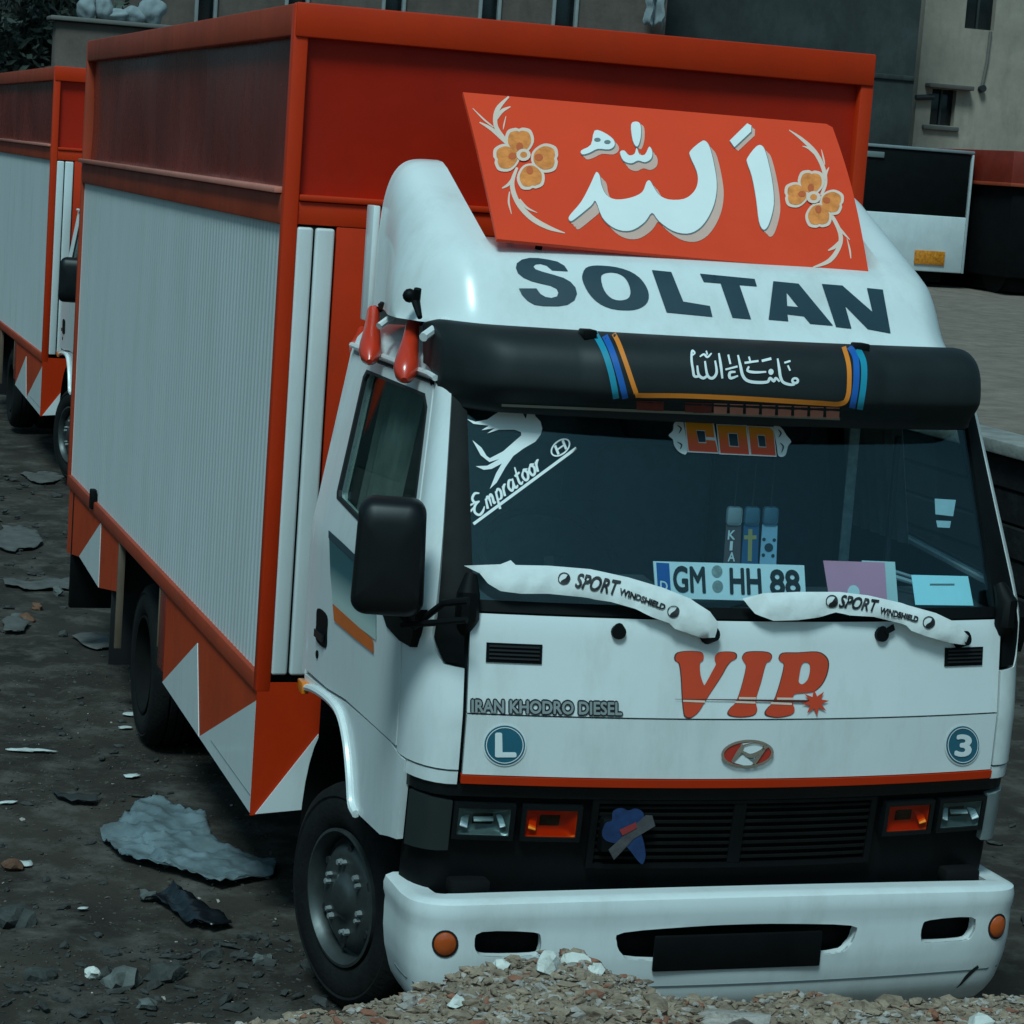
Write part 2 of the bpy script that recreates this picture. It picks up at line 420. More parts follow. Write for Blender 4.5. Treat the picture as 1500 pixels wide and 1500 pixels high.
scatter('yard_gravel', yard_pts(1500, .004, .035, -3.2, -.7, .2, 5.5) + yard_pts(1300, .008, .05, -3.0, -.7, .0, 1.7) + yard_pts(900, .008, .05, -2.4, .4, 5.5, 14) + yard_pts(900, .01, .05, 1.2, 4.5, -.2, 7), ST_D, 'dark gravel and clods strewn over the yard dirt', 'gravel')
scatter('yard_grit', yard_pts(11000, .0022, .011, -3.0, -.7, .3, 6.2), M('grit', (.075, .065, .055), .95, var=.5, vscale=20, spec=.2), 'fine brownish grit all over the yard dirt', 'gravel')
scatter('pale_chips', yard_pts(110, .004, .020, -3.0, -.8, .4, 6), ST_B, 'pale chips of stone and plaster scattered on the yard dirt', 'gravel')

# ------------------------------------------------------------------ upper yard and its retaining wall
WALLD = M('dark_stone', (.011, .012, .0125), .9, spec=.15, var=.5, vscale=4, bump=.5, bscale=14)
CAPM = M('wall_cap', (.22, .21, .195), .9, var=.3, vscale=5, bump=.3, bscale=20)
up = grid_obj('upper_yard', [5.62, 6, 7, 8, 9, 10, 12, 14, 17, 21, 26, 34, 50, 90, 250, 600], [-20, -8, 0] + [2 + .8 * i for i in range(50)] + [50, 70, 120, 300, 600],
              lambda x, y: 1.15 + noise.noise(Vector((x * .5, y * .5, 1))) * .05 + noise.noise(Vector((x * 2, y * 2, 4))) * .02 * (x < 25), DIRT_UP)
struct(up)
rw = thing('retaining_wall', 'dark stone retaining wall with a pale cap holding up the higher yard', 'wall', (5.3, 8, 0))
for k in range(5):
    z0 = -.05 + k * .225
    bm = bmesh.new(); bbox(bm, 5.32 + .012 * (k % 2), 5.9, -14, 40, z0, z0 + .215, .012, 1)
    o = obm('stone_course', bm, WALLD); o.parent = rw; o.matrix_parent_inverse = Matrix.Translation((-5.3, -8, 0))
for k in range(28):
    y0 = -14 + k * 1.93
    bm = bmesh.new(); bbox(bm, 5.25, 5.66, y0, y0 + 1.91, 1.078, 1.178 + random.uniform(-.008, .008), .015, 2)
    o = obm('cap_slab', bm, CAPM); o.parent = rw; o.matrix_parent_inverse = Matrix.Translation((-5.3, -8, 0))

# ================================================================== THE TRUCK
truck = thing('cargo_truck', 'white and red box truck with SOLTAN lettering and red sign board over its cab', 'truck')

# ---- cab surface: plan outline at every height
F_T = [(.60, .02), (1.02, -.03), (1.2, -.035), (1.47, -.005), (1.52, .015), (2.06, .272), (2.2, .345)]
S_T = [(.60, .985), (1.5, .985), (2.12, .884), (2.3, .865)]
B_T = [(.6, .085), (1.5, .085), (2.1, .08)]
RY_T = [(.6, .20), (1.4, .20), (1.6, .13), (2.1, .075)]
RX_T = [(.6, .12), (1.5, .12), (2.1, .06)]
REAR_T = [(.9, 1.52), (1.0, 1.52), (2.15, 1.50)]
def y0(z): return interp(F_T, z) + interp(B_T, z) + interp(RY_T, z)
def Fp(x, z): return (.85 * x / (interp(S_T, z) - interp(RX_T, z)), z)
def Cp(t, z): return (math.copysign(.85 + .2 * abs(t), t), z)
def Sp(y, z, s=-1): return (s * (1.05 + 1.2 * (y - y0(z)) / (interp(REAR_T, z) - y0(z))), z)
def cab0(U, z):
    s = 1 if U >= 0 else -1; u = abs(U)
    f, S, b, ry, rx = interp(F_T, z), interp(S_T, z), interp(B_T, z), interp(RY_T, z), interp(RX_T, z)
    xc = S - rx
    if u <= .85:
        x = u / .85 * xc; return Vector((s * x, f + b * (x / xc) ** 2, z))
    if u <= 1.05:
        a = (u - .85) / .2 * math.pi / 2
        return Vector((s * (xc + rx * math.sin(a)), f + b + ry * (1 - math.cos(a)), z))
    ys_ = f + b + ry
    return Vector((s * S, ys_ + (u - 1.05) / 1.2 * (interp(REAR_T, z) - ys_), z))
def cab(U, z, off=0.):
    p = cab0(U, z)
    if not off: return p
    e = 2e-3
    a = cab0(U + e, z) - cab0(U - e, z); b = cab0(U, z + e) - cab0(U, z - e)
    n = a.cross(b).normalized()
    return p + n * off
# front panels
fp = patch('front_panel', [[Fp(-.852, 1.205), Fp(.852, 1.205), Fp(.852, 1.487), Fp(-.852, 1.487)]], [], cab, WHITE, truck, off=.008, thick=.03, res=.04)
npn = patch('nose_panel', [[Fp(-.852, 1.024), Fp(.852, 1.024), Fp(.852, 1.2), Fp(-.852, 1.2)]], [], cab, WHITE, truck, off=.008, thick=.03, res=.04)
patch('red_trim_strip', [[Fp(-.855, .998), Fp(.855, .998), Fp(.855, 1.021), Fp(-.855, 1.021)]], [], cab, RED, truck, off=.013, thick=.03, res=.05)
# black surround and glass
WS = [Fp(-.84, 1.525), Fp(.84, 1.525), Fp(.822, 2.10), Fp(-.822, 2.10)]
patch('windscreen_surround', [[Cp(-.36, 2.13), Cp(-.40, 1.50), Cp(-.45, 1.41), Cp(-.3, 1.345), Fp(-.867, 1.342), Fp(-.867, 1.494), Fp(.867, 1.494), Fp(.867, 1.342), Cp(.3, 1.345), Cp(.45, 1.41), Cp(.40, 1.50), Cp(.36, 2.13)]], [WS], cab, BLACK, truck, off=.002, thick=.03, res=.045)
ws = patch('windscreen', [[Fp(-.85, 1.515), Fp(.85, 1.515), Fp(.828, 2.11), Fp(-.828, 2.11)]], [], cab, GLASS_W, truck, off=-.006, thick=.004, res=.05)
for s in (-1, 1):
    C_ = lambda t, z: Cp(s * t, z); S_ = lambda y, z: Sp(y, z, s)
    D0 = lambda z: y0(z) + .02
    patch('corner_panel', [[Fp(s * .864, 1.035), Fp(s * .864, 1.33), C_(.3, 1.338), C_(.42, 1.37), C_(.48, 1.42), C_(.43, 1.51), C_(.40, 1.7), C_(.38, 2.13)] + [S_(D0(z), z) for z in (2.13, 2.0, 1.9, 1.8, 1.7, 1.6, 1.5, 1.4, 1.2, 1.035)]], [], cab, WHITE, truck, off=.004, thick=.02, res=.035)
    patch('lower_lip', [[Fp(s * .864, .99), Fp(s * .864, 1.028), C_(.8, 1.028), C_(.8, .99)]], [], cab, WHITE, truck, off=.0, thick=.02, res=.04)
    dr = lambda z: lerp(1.465, 1.452, (z - 1.0) / 1.12)
    zz = [1.05, 1.2, 1.4, 1.5, 1.6, 1.7, 1.8, 1.9, 2.0, 2.10]
    D1 = lambda z: y0(z) + .028
    wf = lambda z: y0(z) + .062
    win = [S_(wf(1.57), 1.565), S_(wf(1.7), 1.7), S_(wf(1.8), 1.8), S_(wf(1.95), 1.95), S_(wf(2.02) + .005, 2.03), S_(wf(2.05) + .05, 2.065), S_(1.235, 2.065), S_(1.26, 2.04), S_(1.265, 1.66), S_(1.25, 1.64)]
    door = patch('door', [[S_(D1(z), z) for z in zz] + [S_(dr(2.10), 2.10), S_(dr(1.6), 1.6), S_(dr(1.02), 1.02), S_(1.15, 1.025), S_(.9, 1.045)]], [win], cab, WHITE, truck, off=.006, thick=.035, res=.045)
    inset = lambda P, d: P
    patch('side_window', [win], [], cab, GLASS_S, door, off=-.012, thick=.004, res=.08)
    cw = [sum(p[0] for p in win) / len(win), sum(p[1] for p in win) / len(win)]
    inn = [(lerp(p[0], cw[0], .030), lerp(p[1], cw[1], .035)) for p in win]
    patch('window_seal', [[(lerp(p[0], cw[0], -.01), lerp(p[1], cw[1], -.012)) for p in win]], [inn], cab, GASK, door, off=.0085, thick=.012, res=.06)
    # recessed handle
    hp = closed_curve([S_(1.19, 1.15), S_(1.325, 1.15), S_(1.335, 1.20), S_(1.33, 1.255), S_(1.20, 1.255), S_(1.185, 1.20)], 4)
    patch('handle_recess', [hp], [], cab, BLACK, door, off=.009, thick=.006, res=.04)
    patch('handle', [[S_(1.205, 1.165), S_(1.315, 1.165), S_(1.315, 1.19), S_(1.205, 1.19)]], [], cab, BLACK_G, door, off=.02, thick=.008, res=.04)
    patch('key_lock', [ell(*S_(1.30, 1.105), .014, .014, 10)], [], cab, BLACK, door, off=.010, thick=.006, res=.05)
    # pillar behind the door
    patch('rear_pillar', [[S_(dr(z) + .014, z) for z in (1.0, 1.5, 2.13)] + [S_(interp(REAR_T, z) - .001, z) for z in (2.13, 1.5, 1.0)]], [], cab, WHITE, truck, off=.003, thick=.03, res=.06)
    patch('door_header', [[S_(D0(2.12), 2.112), S_(1.47, 2.112), S_(1.47, 2.135), S_(D0(2.12), 2.135)]], [], cab, WHITE, truck, off=.001, thick=.02, res=.06)
    # inner dark jamb, seen as the gaps between panels
    patch('door_jamb', [[C_(.45, 2.12), S_(1.47, 2.12), S_(1.48, 1.0), S_(.3, 1.03), C_(.45, 1.03)]], [[(lerp(p[0], cw[0], -.03), lerp(p[1], cw[1], -.04)) for p in win]], cab, GASK, truck, off=-.034, thick=.006, res=.08)
    arch = [(.66, .735), (.72, .75), (.765, .83), (.83, .92), (.93, .985), (1.08, 1.0), (1.30, .985), (1.47, .955)]
    fd = patch('fender', [[C_(.82, 1.026), C_(.82, .78), S_(.40, .745)] + [S_(y, z) for y, z in arch] + [S_(1.475, 1.0), S_(1.15, 1.014), S_(.9, 1.034), S_(.6, 1.042), S_(.35, 1.042)]], [], cab, WHITE, truck, off=.004, thick=.02, res=.035)
    path = [cab(*S_(y, z), .012) for y, z in [(q[0], q[1]) for q in catmull([(a, b, 0) for a, b in arch], 5)]]
    tube('arch_lip', path, .013, WHITE, fd, 8)
    V, F = [], []
    for p in path: V += [p, p + Vector((-s * .16, .03, .0))]
    F = [(2 * i, 2 * i + 1, 2 * i + 3, 2 * i + 2) for i in range(len(path) - 1)]
    obj('arch_flange', V, F, CHASSIS, fd)
    p0 = cab(*S_(1.40, .975), .016); p1 = cab(*S_(1.475, .955), .016)
    box('side_marker', p0.x - .012, p0.x + .012, 1.40, 1.475, .945, .985, AMBER, fd, .004)
# roof
V, F, rings = [], [], []
Us = [Cp(-1, 2)[0] + (Sp(1.50, 2.13)[0] - Cp(-1, 2)[0]) * k / 10 for k in range(10, 0, -1)] + [-1.05 + 2.1 * k / 44 for k in range(45)] + [1.05 + 1.2 * k / 10 for k in range(1, 11)]
for zz_, ins, yin in ((2.12, 0, 0), (2.155, .012, .012), (2.185, .04, .05), (2.208, .10, .14), (2.222, .22, .30), (2.23, .5, .5)):
    r = []
    for U in Us:
        p = cab0(U, min(zz_, 2.13))
        k = 1 - ins / .89
        y = 1.50 + (p.y - 1.50) * (1 - yin * .7)
        r.append(len(V)); V.append((p.x * k, y, zz_))
    rings.append(r)
for a, b in zip(rings, rings[1:]):
    for i in range(len(Us) - 1): F.append((a[i], a[i + 1], b[i + 1], b[i]))
F.append(tuple(rings[-1]))
roof = obj('roof', V, F, WHITE, truck, 50)
V = [(q * interp(S_T, z), y, z) for y in (1.488, 1.512) for q, z in ((-1, 1.0), (-1, 1.5), (-1, 2.12), (-.93, 2.18), (.93, 2.18), (1, 2.12), (1, 1.5), (1, 1.0))]
obj('cab_rear_wall', V, [tuple(range(8)), tuple(range(15, 7, -1))] + [(i, (i + 1) % 8, 8 + (i + 1) % 8, 8 + i) for i in range(8)], M('cab_lining', (.12, .13, .125), .8, var=.3), truck)
tube('roof_gutter', [cab(*Sp(1.46, 2.128), .016), cab(*Sp(.9, 2.128), .016), cab(*Sp(.50, 2.128), .016), cab(*Cp(-.9, 2.122), .014)], .010, WHITE, truck, 8)
# graphics on the left door
doorL = [o for o in truck.children if o.name.startswith('door') and not o.name.startswith(('door_j', 'door_h'))][0]
dtree = bvh(doorL)
AIR = grad('airbrush_fade', 1.22, 1.60, [(0, (.60, .58, .45)), (.30, (.45, .55, .52)), (.55, (.03, .12, .14)), (1, (.01, .045, .055))])
decal('painted_fade', [[(483, 777), (505, 797), (535, 826), (552, 842), (552, 938), (520, 914), (489, 886), (485, 840)]], dtree, AIR, doorL)
decal('painted_orange_stripe', [[(489, 884), (520, 912), (548, 937), (549, 957), (520, 934), (491, 909)]], dtree, M('stripe_orange', (.66, .13, .02), .4), doorL, off=.0045)
decal('painted_teal_edge', [[(483, 777), (505, 797), (535, 826), (535, 836), (505, 808), (483, 788)]], dtree, NAVY, doorL, off=.0045)
# ---- front panel details
ftree = bvh(fp, npn)
for s, (x0_, x1_) in ((-1, (-.805, -.645)), (1, (.645, .785))):
    v = patch('air_vent', [[(lambda a, b: Fp(a, b))(*q) for q in ((x0_, 1.352), (x1_, 1.352), (x1_, 1.408), (x0_, 1.408))]], [], cab, BLACK, fp, off=.012, thick=.01, res=.05)
    for k in range(4):
        z = 1.362 + k * .0115
        patch('vent_slat', [[Fp(x0_ + .008, z), Fp(x1_ - .008, z), Fp(x1_ - .008, z + .005), Fp(x0_ + .008, z + .005)]], [], cab, GASK, fp, off=.017, thick=.006, res=.05)
for x in (-.425, .413):
    patch('washer_nozzle', [ell(*Fp(x, 1.452), .021, .021, 16)], [], cab, BLACK, fp, off=.022, thick=.018, res=.02)
patch('nozzle_tip', [stroke([Fp(.42, 1.458), Fp(.45, 1.472)], .012, sm=False)], [], cab, BLACK, fp, off=.026, thick=.012, res=.02)
k7 = lambda P: Z(970, 940, 5.556, P)
Vl = closed_curve([(105, 130), (130, 90), (220, 78), (310, 85), (335, 110), (330, 150), (305, 175), (310, 270), (335, 345), (350, 340), (410, 230), (435, 180), (425, 150), (430, 110), (470, 85), (560, 85), (595, 105), (590, 140), (560, 155), (520, 200), (470, 290), (360, 460), (300, 560), (250, 605), (215, 615), (185, 600), (175, 560), (165, 460), (155, 280), (140, 180), (115, 160)], 3)
Il = closed_curve([(650, 130), (680, 90), (760, 82), (850, 88), (885, 115), (875, 155), (840, 180), (800, 330), (765, 445), (762, 510), (770, 550), (740, 595), (640, 610), (560, 600), (535, 575), (560, 530), (600, 490), (640, 380), (680, 210), (660, 160)], 3)
Pl = closed_curve([(950, 135), (980, 95), (1100, 92), (1250, 85), (1320, 120), (1345, 180), (1330, 270), (1290, 350), (1230, 402), (1160, 415), (1070, 428), (1060, 500), (1075, 550), (1050, 590), (950, 612), (860, 600), (840, 570), (870, 525), (910, 480), (960, 330), (990, 190), (960, 160)], 3)
Ph = closed_curve([(1130, 190), (1160, 165), (1195, 180), (1200, 240), (1180, 310), (1140, 345), (1110, 330), (1110, 290)], 3)
VIPM = M('vip_red', (.66, .062, .022), .35, var=.06)
for L, h in ((Vl, ()), (Il, ()), (Pl, (Ph,))):
    cx = sum(p[0] for p in L) / len(L); cy = sum(p[1] for p in L) / len(L)
    decal('letter_edge', [k7([(cx + (p[0] - cx) * 1.045, cy + (p[1] - cy) * 1.025) for p in L])], ftree, M('letter_edge', (.10, .04, .035), .5), fp, holes=[k7(q) for q in h], off=.0015)
    decal('letter', [k7(L)], ftree, VIPM, fp, holes=[k7(q) for q in h], off=.003)
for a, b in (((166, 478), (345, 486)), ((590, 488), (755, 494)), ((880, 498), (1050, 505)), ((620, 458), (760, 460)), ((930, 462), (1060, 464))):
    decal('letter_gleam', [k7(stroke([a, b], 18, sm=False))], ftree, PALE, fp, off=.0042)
decal('letter_underline', [k7(stroke([(100, 466), (600, 472), (1190, 484)], [3, 11, 22], sm=False))], ftree, M('dark_maroon', (.10, .02, .015), .5), fp, off=.0052)
star = [(1240 + (112 if k % 2 == 0 else 50) * math.cos(math.pi * k / 8 - .12), 492 + (112 if k % 2 == 0 else 50) * math.sin(math.pi * k / 8 - .12)) for k in range(16)]
decal('star_mark', [k7(star)], ftree, VIPM, fp, off=.0062)
# oval emblem
em = decal('oval_emblem', [k7(ell(685, 905, 200, 102, 36, -.06))], ftree, M('emblem_red', (.50, .035, .02), .3, coat=.4), npn, off=.006)
decal('emblem_field', [k7([(640, 825), (720, 812), (820, 830), (740, 985), (690, 1010), (560, 975)])], ftree, STK_W, npn, off=.0075)
decal('emblem_ring', [k7(ell(685, 905, 214, 114, 40, -.06))], ftree, CHROME, npn, holes=[k7(ell(685, 905, 192, 94, 40, -.06))], off=.009)
for pts, w in (([(650, 830), (610, 900), (560, 968)], [26, 40, 20]), ([(835, 842), (790, 900), (735, 985)], [22, 34, 30]), ([(640, 885), (700, 920), (770, 900), (850, 840)], [18, 34, 34, 16]), ([(655, 835), (740, 818), (830, 838)], [14, 10, 14])):
    decal('emblem_bar', [k7(stroke(pts, w))], ftree, CHROME, npn, off=.0105)
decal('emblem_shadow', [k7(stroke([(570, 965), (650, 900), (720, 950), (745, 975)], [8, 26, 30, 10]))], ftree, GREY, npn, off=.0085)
# maker's lettering
qd = [(691, 1043), (910, 1047), (910, 1029), (691, 1025)]
mf = lambda o: (lambda x, y: drape(x, y, ftree, o))
stuff(text_on('maker_lettering_edge', 'IRAN KHODRO DIESEL', qd, mf(.0025), INK, fp, bold=.12))
text_on('maker_lettering', 'IRAN KHODRO DIESEL', qd, mf(.0045), M('badge_silver', (.34, .37, .37), .4, metal=.3), fp, bold=.03)
# round badges
def badge(px, py, rx, ry, txt, q):
    b = decal('round_badge', [ell(px, py, rx, ry, 36)], ftree, STK_W, npn, off=.003)
    decal('badge_disc', [ell(px, py, rx * .93, ry * .93, 36)], ftree, TEAL, npn, off=.0045)
    decal('badge_ring', [ell(px, py, rx * .86, ry * .86, 36)], ftree, STK_W, npn, holes=[ell(px, py, rx * .82, ry * .82, 36)], off=.006)
    text_on('badge_character', txt, q, mf(.006), STK_W, npn, bold=.035)
badge(739, 1091, 32, 31, 'L', [(727, 1107), (754, 1107), (752, 1074), (727, 1074)])
badge(1409, 1091, 26, 30, '3', [(1398, 1106), (1419, 1107), (1421, 1077), (1401, 1076)])

# ---- black lower fascia with lamps
fas = patch('grille', [[Cp(-.95, .64), Cp(.95, .64), Cp(.95, .995), Cp(-.95, .995)]], [], cab, BLACK, truck, off=-.03, thick=.03, res=.06)
patch('grille_brow', [[Cp(-.85, .952), Cp(.85, .952), Cp(.85, .988), Cp(-.85, .988)]], [], cab, BLACK_G, fas, off=-.008, thick=.03, res=.05)
for k in range(8):
    z = .765 + k * .0225
    patch('slat', [[Fp(-.44, z), Fp(.44, z), Fp(.44, z + .008), Fp(-.44, z + .008)]], [], cab, CHASSIS, fas, off=-.012, thick=.02, res=.08)
patch('grille_frame', [[Fp(-.46, .738), Fp(.46, .738), Fp(.46, .95), Fp(-.46, .95)]], [[Fp(-.44, .752), Fp(.44, .752), Fp(.44, .94), Fp(-.44, .94)]], cab, BLACK, fas, off=-.006, thick=.03, res=.08)
patch('grille_bar', [[Fp(-.02, .752), Fp(.02, .752), Fp(.02, .94), Fp(-.02, .94)]], [], cab, BLACK, fas, off=-.008, thick=.02, res=.08)
for s in (-1, 1):
    for nm, c0, w, mt in (('headlight', .775, .075, LENS), ('fog_light', .578, .075, AMBER)):
        hx = s * c0
        P = closed_curve([Fp(hx - w, .835), Fp(hx + w, .835), Fp(hx + w, .918), Fp(hx - w, .918)], 1)
        bz = patch(nm + '_bezel', [[Fp(hx - w - .014, .822), Fp(hx + w + .014, .822), Fp(hx + w + .014, .932), Fp(hx - w - .014, .932)]], [P], cab, BLACK_G, fas, off=.002, thick=.045, res=.06)
        # bright bowl reflector behind a clear or amber lens
        V, F = [], []; n = 12
        for i in range(n + 1):
            for j in range(n + 1):
                a, b = i / n * 2 - 1, j / n * 2 - 1
                d = -.034 + .028 * max(abs(a), abs(b)) ** 2.2
                V.append(cab(*Fp(hx + a * w, .8765 + b * .0415), d))
        F = [(i * (n + 1) + j, i * (n + 1) + j + 1, (i + 1) * (n + 1) + j + 1, (i + 1) * (n + 1) + j) for i in range(n) for j in range(n)]
        obj(nm + '_reflector', V, F, M('lamp_bowl', (.24, .27, .265), .25, metal=.3) if nm == 'headlight' else M('amber_bowl', (.62, .13, .012), .3), bz, recalc=False)
        for (fx, fz, fw, fh, ta, tb) in (((-.72, .0, .012, .022, 32, 18), (.68, .02, .009, .02, 30, -14), (0, .12, .030, .008, 40, 0)) if nm == 'headlight' else ((-.70, -.05, .012, .022, 32, 16),)):
            bm = bmesh.new(); bbox(bm, -fw, fw, -.002, .002, -fh, fh, .0015, 1)
            q = cab(*Fp(hx + fx * w * (1 if s < 0 else -1), .8765 + fz * .0415), -.014)
            bm.transform(Matrix.Translation(q) @ Matrix.Rotation(math.radians(tb * (1 if s < 0 else -1)), 4, 'Y') @ Matrix.Rotation(math.radians(-ta), 4, 'X'))
            obm(nm + '_glint_plate', bm, LAMPF if nm == 'headlight' else AMBERF, bz)  # tilted plates added inside the lamps to give bright glints
        patch(nm + '_lens', [P], [], cab, glass(nm + '_glass', (.75, .8, .8) if nm == 'headlight' else (.92, .55, .25), 1.5, .08), bz, off=-.003, thick=.004, res=.05)
    patch('corner_lamp', [[Cp(s * .02, .785), Cp(s * .72, .775), Cp(s * .72, .945), Cp(s * .02, .935)]], [], cab, LENSD if s < 0 else M('pale_lens', (.22, .25, .25), .3, coat=.3), fas, off=-.004, thick=.03, res=.04)
    box('tow_bracket', s * .80 - .06, s * .80 + .06, .05, .12, .655, .70, CHASSIS, fas, .01)
# torn blue sticker on the grille
gtree = bvh(*[o for o in fas.children if o.name.startswith(('slat', 'grille_bar'))], fas)
k3 = lambda P: Z(800, 1100, 3.75, P)
plane_g = [at(860, 1170, 1, -.02), at(980, 1170, 1, -.02), at(980, 1280, 1, -.02), at(860, 1280, 1, -.02)]
ptree = BVHTree.FromPolygons([v + Vector((0, .008, 0)) for v in plane_g], [(0, 1, 2, 3)])
box('sticker_bracket', plane_g[0].x + .06, plane_g[1].x - .08, -.012, .05, .80, .90, BLACK, fas, .006)
decal('blue_flower_sticker', [k3(closed_curve([(305, 450), (325, 395), (360, 380), (365, 330), (410, 312), (450, 325), (490, 315), (530, 335), (535, 380), (520, 440), (535, 500), (545, 570), (530, 620), (505, 605), (470, 560), (435, 520), (400, 510), (350, 500), (320, 485)], 3))], ptree, M('sticker_blue', (.012, .035, .11), .5, var=.3, vscale=30), fas, off=.002)
decal('sticker_band', [k3([(340, 540), (545, 350), (580, 352), (597, 410), (480, 480), (370, 597)])], ptree, M('sticker_grey', (.07, .065, .07), .5, var=.3, vscale=40), fas, off=.004)
decal('sticker_red_mark', [k3([(398, 430), (490, 388), (495, 420), (415, 462)])], ptree, M('sticker_red', (.28, .03, .03), .5), fas, off=.006)

# ---- bumper
BP = [(-.985, .40), (-.985, .30), (-.985, .21), (-.975, .135), (-.94, .085), (-.88, .055), (-.75, .038), (-.5, .016), (-.25, .004), (0, 0), (.25, .004), (.5, .016), (.75, .038), (.88, .055), (.94, .085), (.975, .135), (.985, .21), (.985, .30), (.985, .40)]
bp_c = [Vector((p.x, p.y)) for p in catmull([(a, b, 0) for a, b in BP], 8)]
bp_l = [0.]
for a, b in zip(bp_c, bp_c[1:]): bp_l.append(bp_l[-1] + (b - a).length)
HALF = bp_l[-1] / 2
SEC = [(.28, -.09), (.32, -.055), (.36, -.03), (.44, -.008), (.50, .0), (.588, .001), (.594, -.003), (.598, -.008), (.602, -.001), (.606, .006), (.645, .008), (.650, .006)]
def bpt(s):
    s = max(0, min(bp_l[-1], s))
    lo, hi = 0, len(bp_l) - 1
    while hi - lo > 1:
        m_ = (lo + hi) // 2
        if bp_l[m_] <= s: lo = m_
        else: hi = m_
    t = (s - bp_l[lo]) / (bp_l[hi] - bp_l[lo])
    p = bp_c[lo].lerp(bp_c[hi], t); d = (bp_c[hi] - bp_c[lo]).normalized()
    return p, Vector((d.y, -d.x))
def bum(u, v, off=0.):
    p, n = bpt(u + HALF)
    if v <= .650: o, z = interp(SEC, v), v
    else:
        t = v - .650; o, z = .006 - t, .650 + .005 * min(1, t / .008)
    crown = .030 * max(0, 1 - (u / 1.1) ** 2)
    z2 = z + crown * smooth(.5, .65, v)
    if v > .655: return Vector((p.x + n.x * o, p.y - .085 + n.y * o, z2 + off))
    o += off; z2 -= .006
    return Vector((p.x + n.x * o, p.y - .085 + n.y * o, z2))
slots = []
for s in (-1, 1):
    slots.append(closed_curve([(s * .79, .578), (s * .64, .575), (s * .615, .56), (s * .615, .525), (s * .635, .512), (s * .77, .510), (s * .80, .522), (s * .81, .55)][::1 if s > 0 else -1], 3))
mid = closed_curve([(-.385, .548), (-.365, .570), (-.15, .580), (0, .582), (.15, .580), (.365, .570), (.385, .548), (.365, .515), (.31, .495), (.0, .485), (-.31, .495), (-.365, .515)], 3)
fogs = [ell(s * .895, .545, .035, .035, 24) for s in (-1, 1)]
bumper = patch('bumper', [[(-HALF + .005, .29), (HALF - .005, .29), (HALF - .005, .74), (-HALF + .005, .74)]], slots + [mid] + fogs, bum, WHITE, truck, off=0, thick=.012, res=.022, sharp=50)
patch('lower_lip', [[(-HALF + .1, .405), (HALF - .1, .405), (HALF - .1, .411), (-HALF + .1, .411)]], [], bum, GREY, bumper, off=.0015, thick=.004, res=.06)
patch('bumper_backing', [[(-.95, .40), (.95, .40), (.95, .64), (-.95, .64)]], [], bum, CHASSIS, bumper, off=-.07, thick=.02, res=.08)
for sl in slots + [mid]:
    c = (sum(p[0] for p in sl) / len(sl), sum(p[1] for p in sl) / len(sl))
    patch('slot_lip', [[(lerp(p[0], c[0], -.03), lerp(p[1], c[1], -.06)) for p in sl]], [sl], bum, WHITE, bumper, off=-.002, thick=.035, res=.03)
for f in fogs:
    c = (sum(p[0] for p in f) / len(f), sum(p[1] for p in f) / len(f))
    bmv = bmesh.new()
    V, F = [], []
    for r, d in ((1.0, -.002), (.9, .006), (.6, .012), (.25, .014)):
        for k in range(24): V.append(bum(c[0] + .034 * r * math.cos(k * math.pi / 12), c[1] + .034 * r * math.sin(k * math.pi / 12), d))
    for r in range(3):
        for k in range(24): F.append((r * 24 + k, r * 24 + (k + 1) % 24, (r + 1) * 24 + (k + 1) % 24, (r + 1) * 24 + k))
    F.append(tuple(72 + k for k in range(24)))
    obj('amber_lamp', V, F, AMBER_D, bumper); bmv.free()
    patch('lamp_rim', [ell(c[0], c[1], .038, .038, 24)], [ell(c[0], c[1], .033, .033, 24)], bum, GASK, bumper, off=.003, thick=.01, res=.03)
box('plate_bracket', -.27, .27, -.088, -.076, .455, .565, BLACK, bumper, .006)
patch('scratch', [stroke([(.845, .42), (.815, .39), (.79, .345)], [.012, .016, .004])], [], bum, INK, bumper, off=.0016, thick=0, res=.03)

# ---- sun visor
VSEC = [(.24, 2.283), (.15, 2.295), (.07, 2.288), (.01, 2.262), (-.022, 2.225), (-.036, 2.18), (-.040, 2.145), (-.034, 2.125), (-.012, 2.10), (.010, 2.078), (.020, 2.062), (.022, 2.052), (.030, 2.05), (.042, 2.066), (.06, 2.10), (.09, 2.13), (.14, 2.145), (.20, 2.15)]
VSc = [(p.x, p.y) for p in catmull([(a, b, 0) for a, b in VSEC], 3)]
def visor_y(x):
    a = abs(x); return .155 + .11 * (a / .85) ** 2 + (.12 * ((a - .74) / .135) ** 2 if a > .74 else 0)
VX = [-.890, -.888, -.883, -.870] + [-.855 + 1.658 * k / 60 for k in range(61)] + [.809, .812, .814, .815]
V, F = [], []
for x in VX:
    e = max(0, (abs(x + .036) - .825) / .03); sh = math.sqrt(max(.0, 1 - .25 * min(1, e) ** 2))
    lift = .028 * smooth(.0, .9, abs(x)) if x > 0 else 0
    for (a, b) in VSc:
        bulge = .014 if -.50 < x < .415 and a < .1 and b > 2.10 else 0
        V.append((x, visor_y(x) + .10 + (a - .10) * sh - bulge, 2.18 + (b - 2.18) * sh))
n = len(VSc)
for i in range(len(VX) - 1):
    for k in range(n): F.append((i * n + k, i * n + (k + 1) % n, (i + 1) * n + (k + 1) % n, (i + 1) * n + k))
F.append(tuple(range(n))); F.append(tuple((len(VX) - 1) * n + k for k in range(n)))
VISM = M('visor_vinyl', (.010, .014, .015), .55, var=.25, vscale=5, spec=.3, dirt=.12, dirtc=(.025, .028, .027), bump=.08, bscale=6)
visor = obj('sun_visor', V, F, VISM, truck, 40)
vt = bvh(visor)
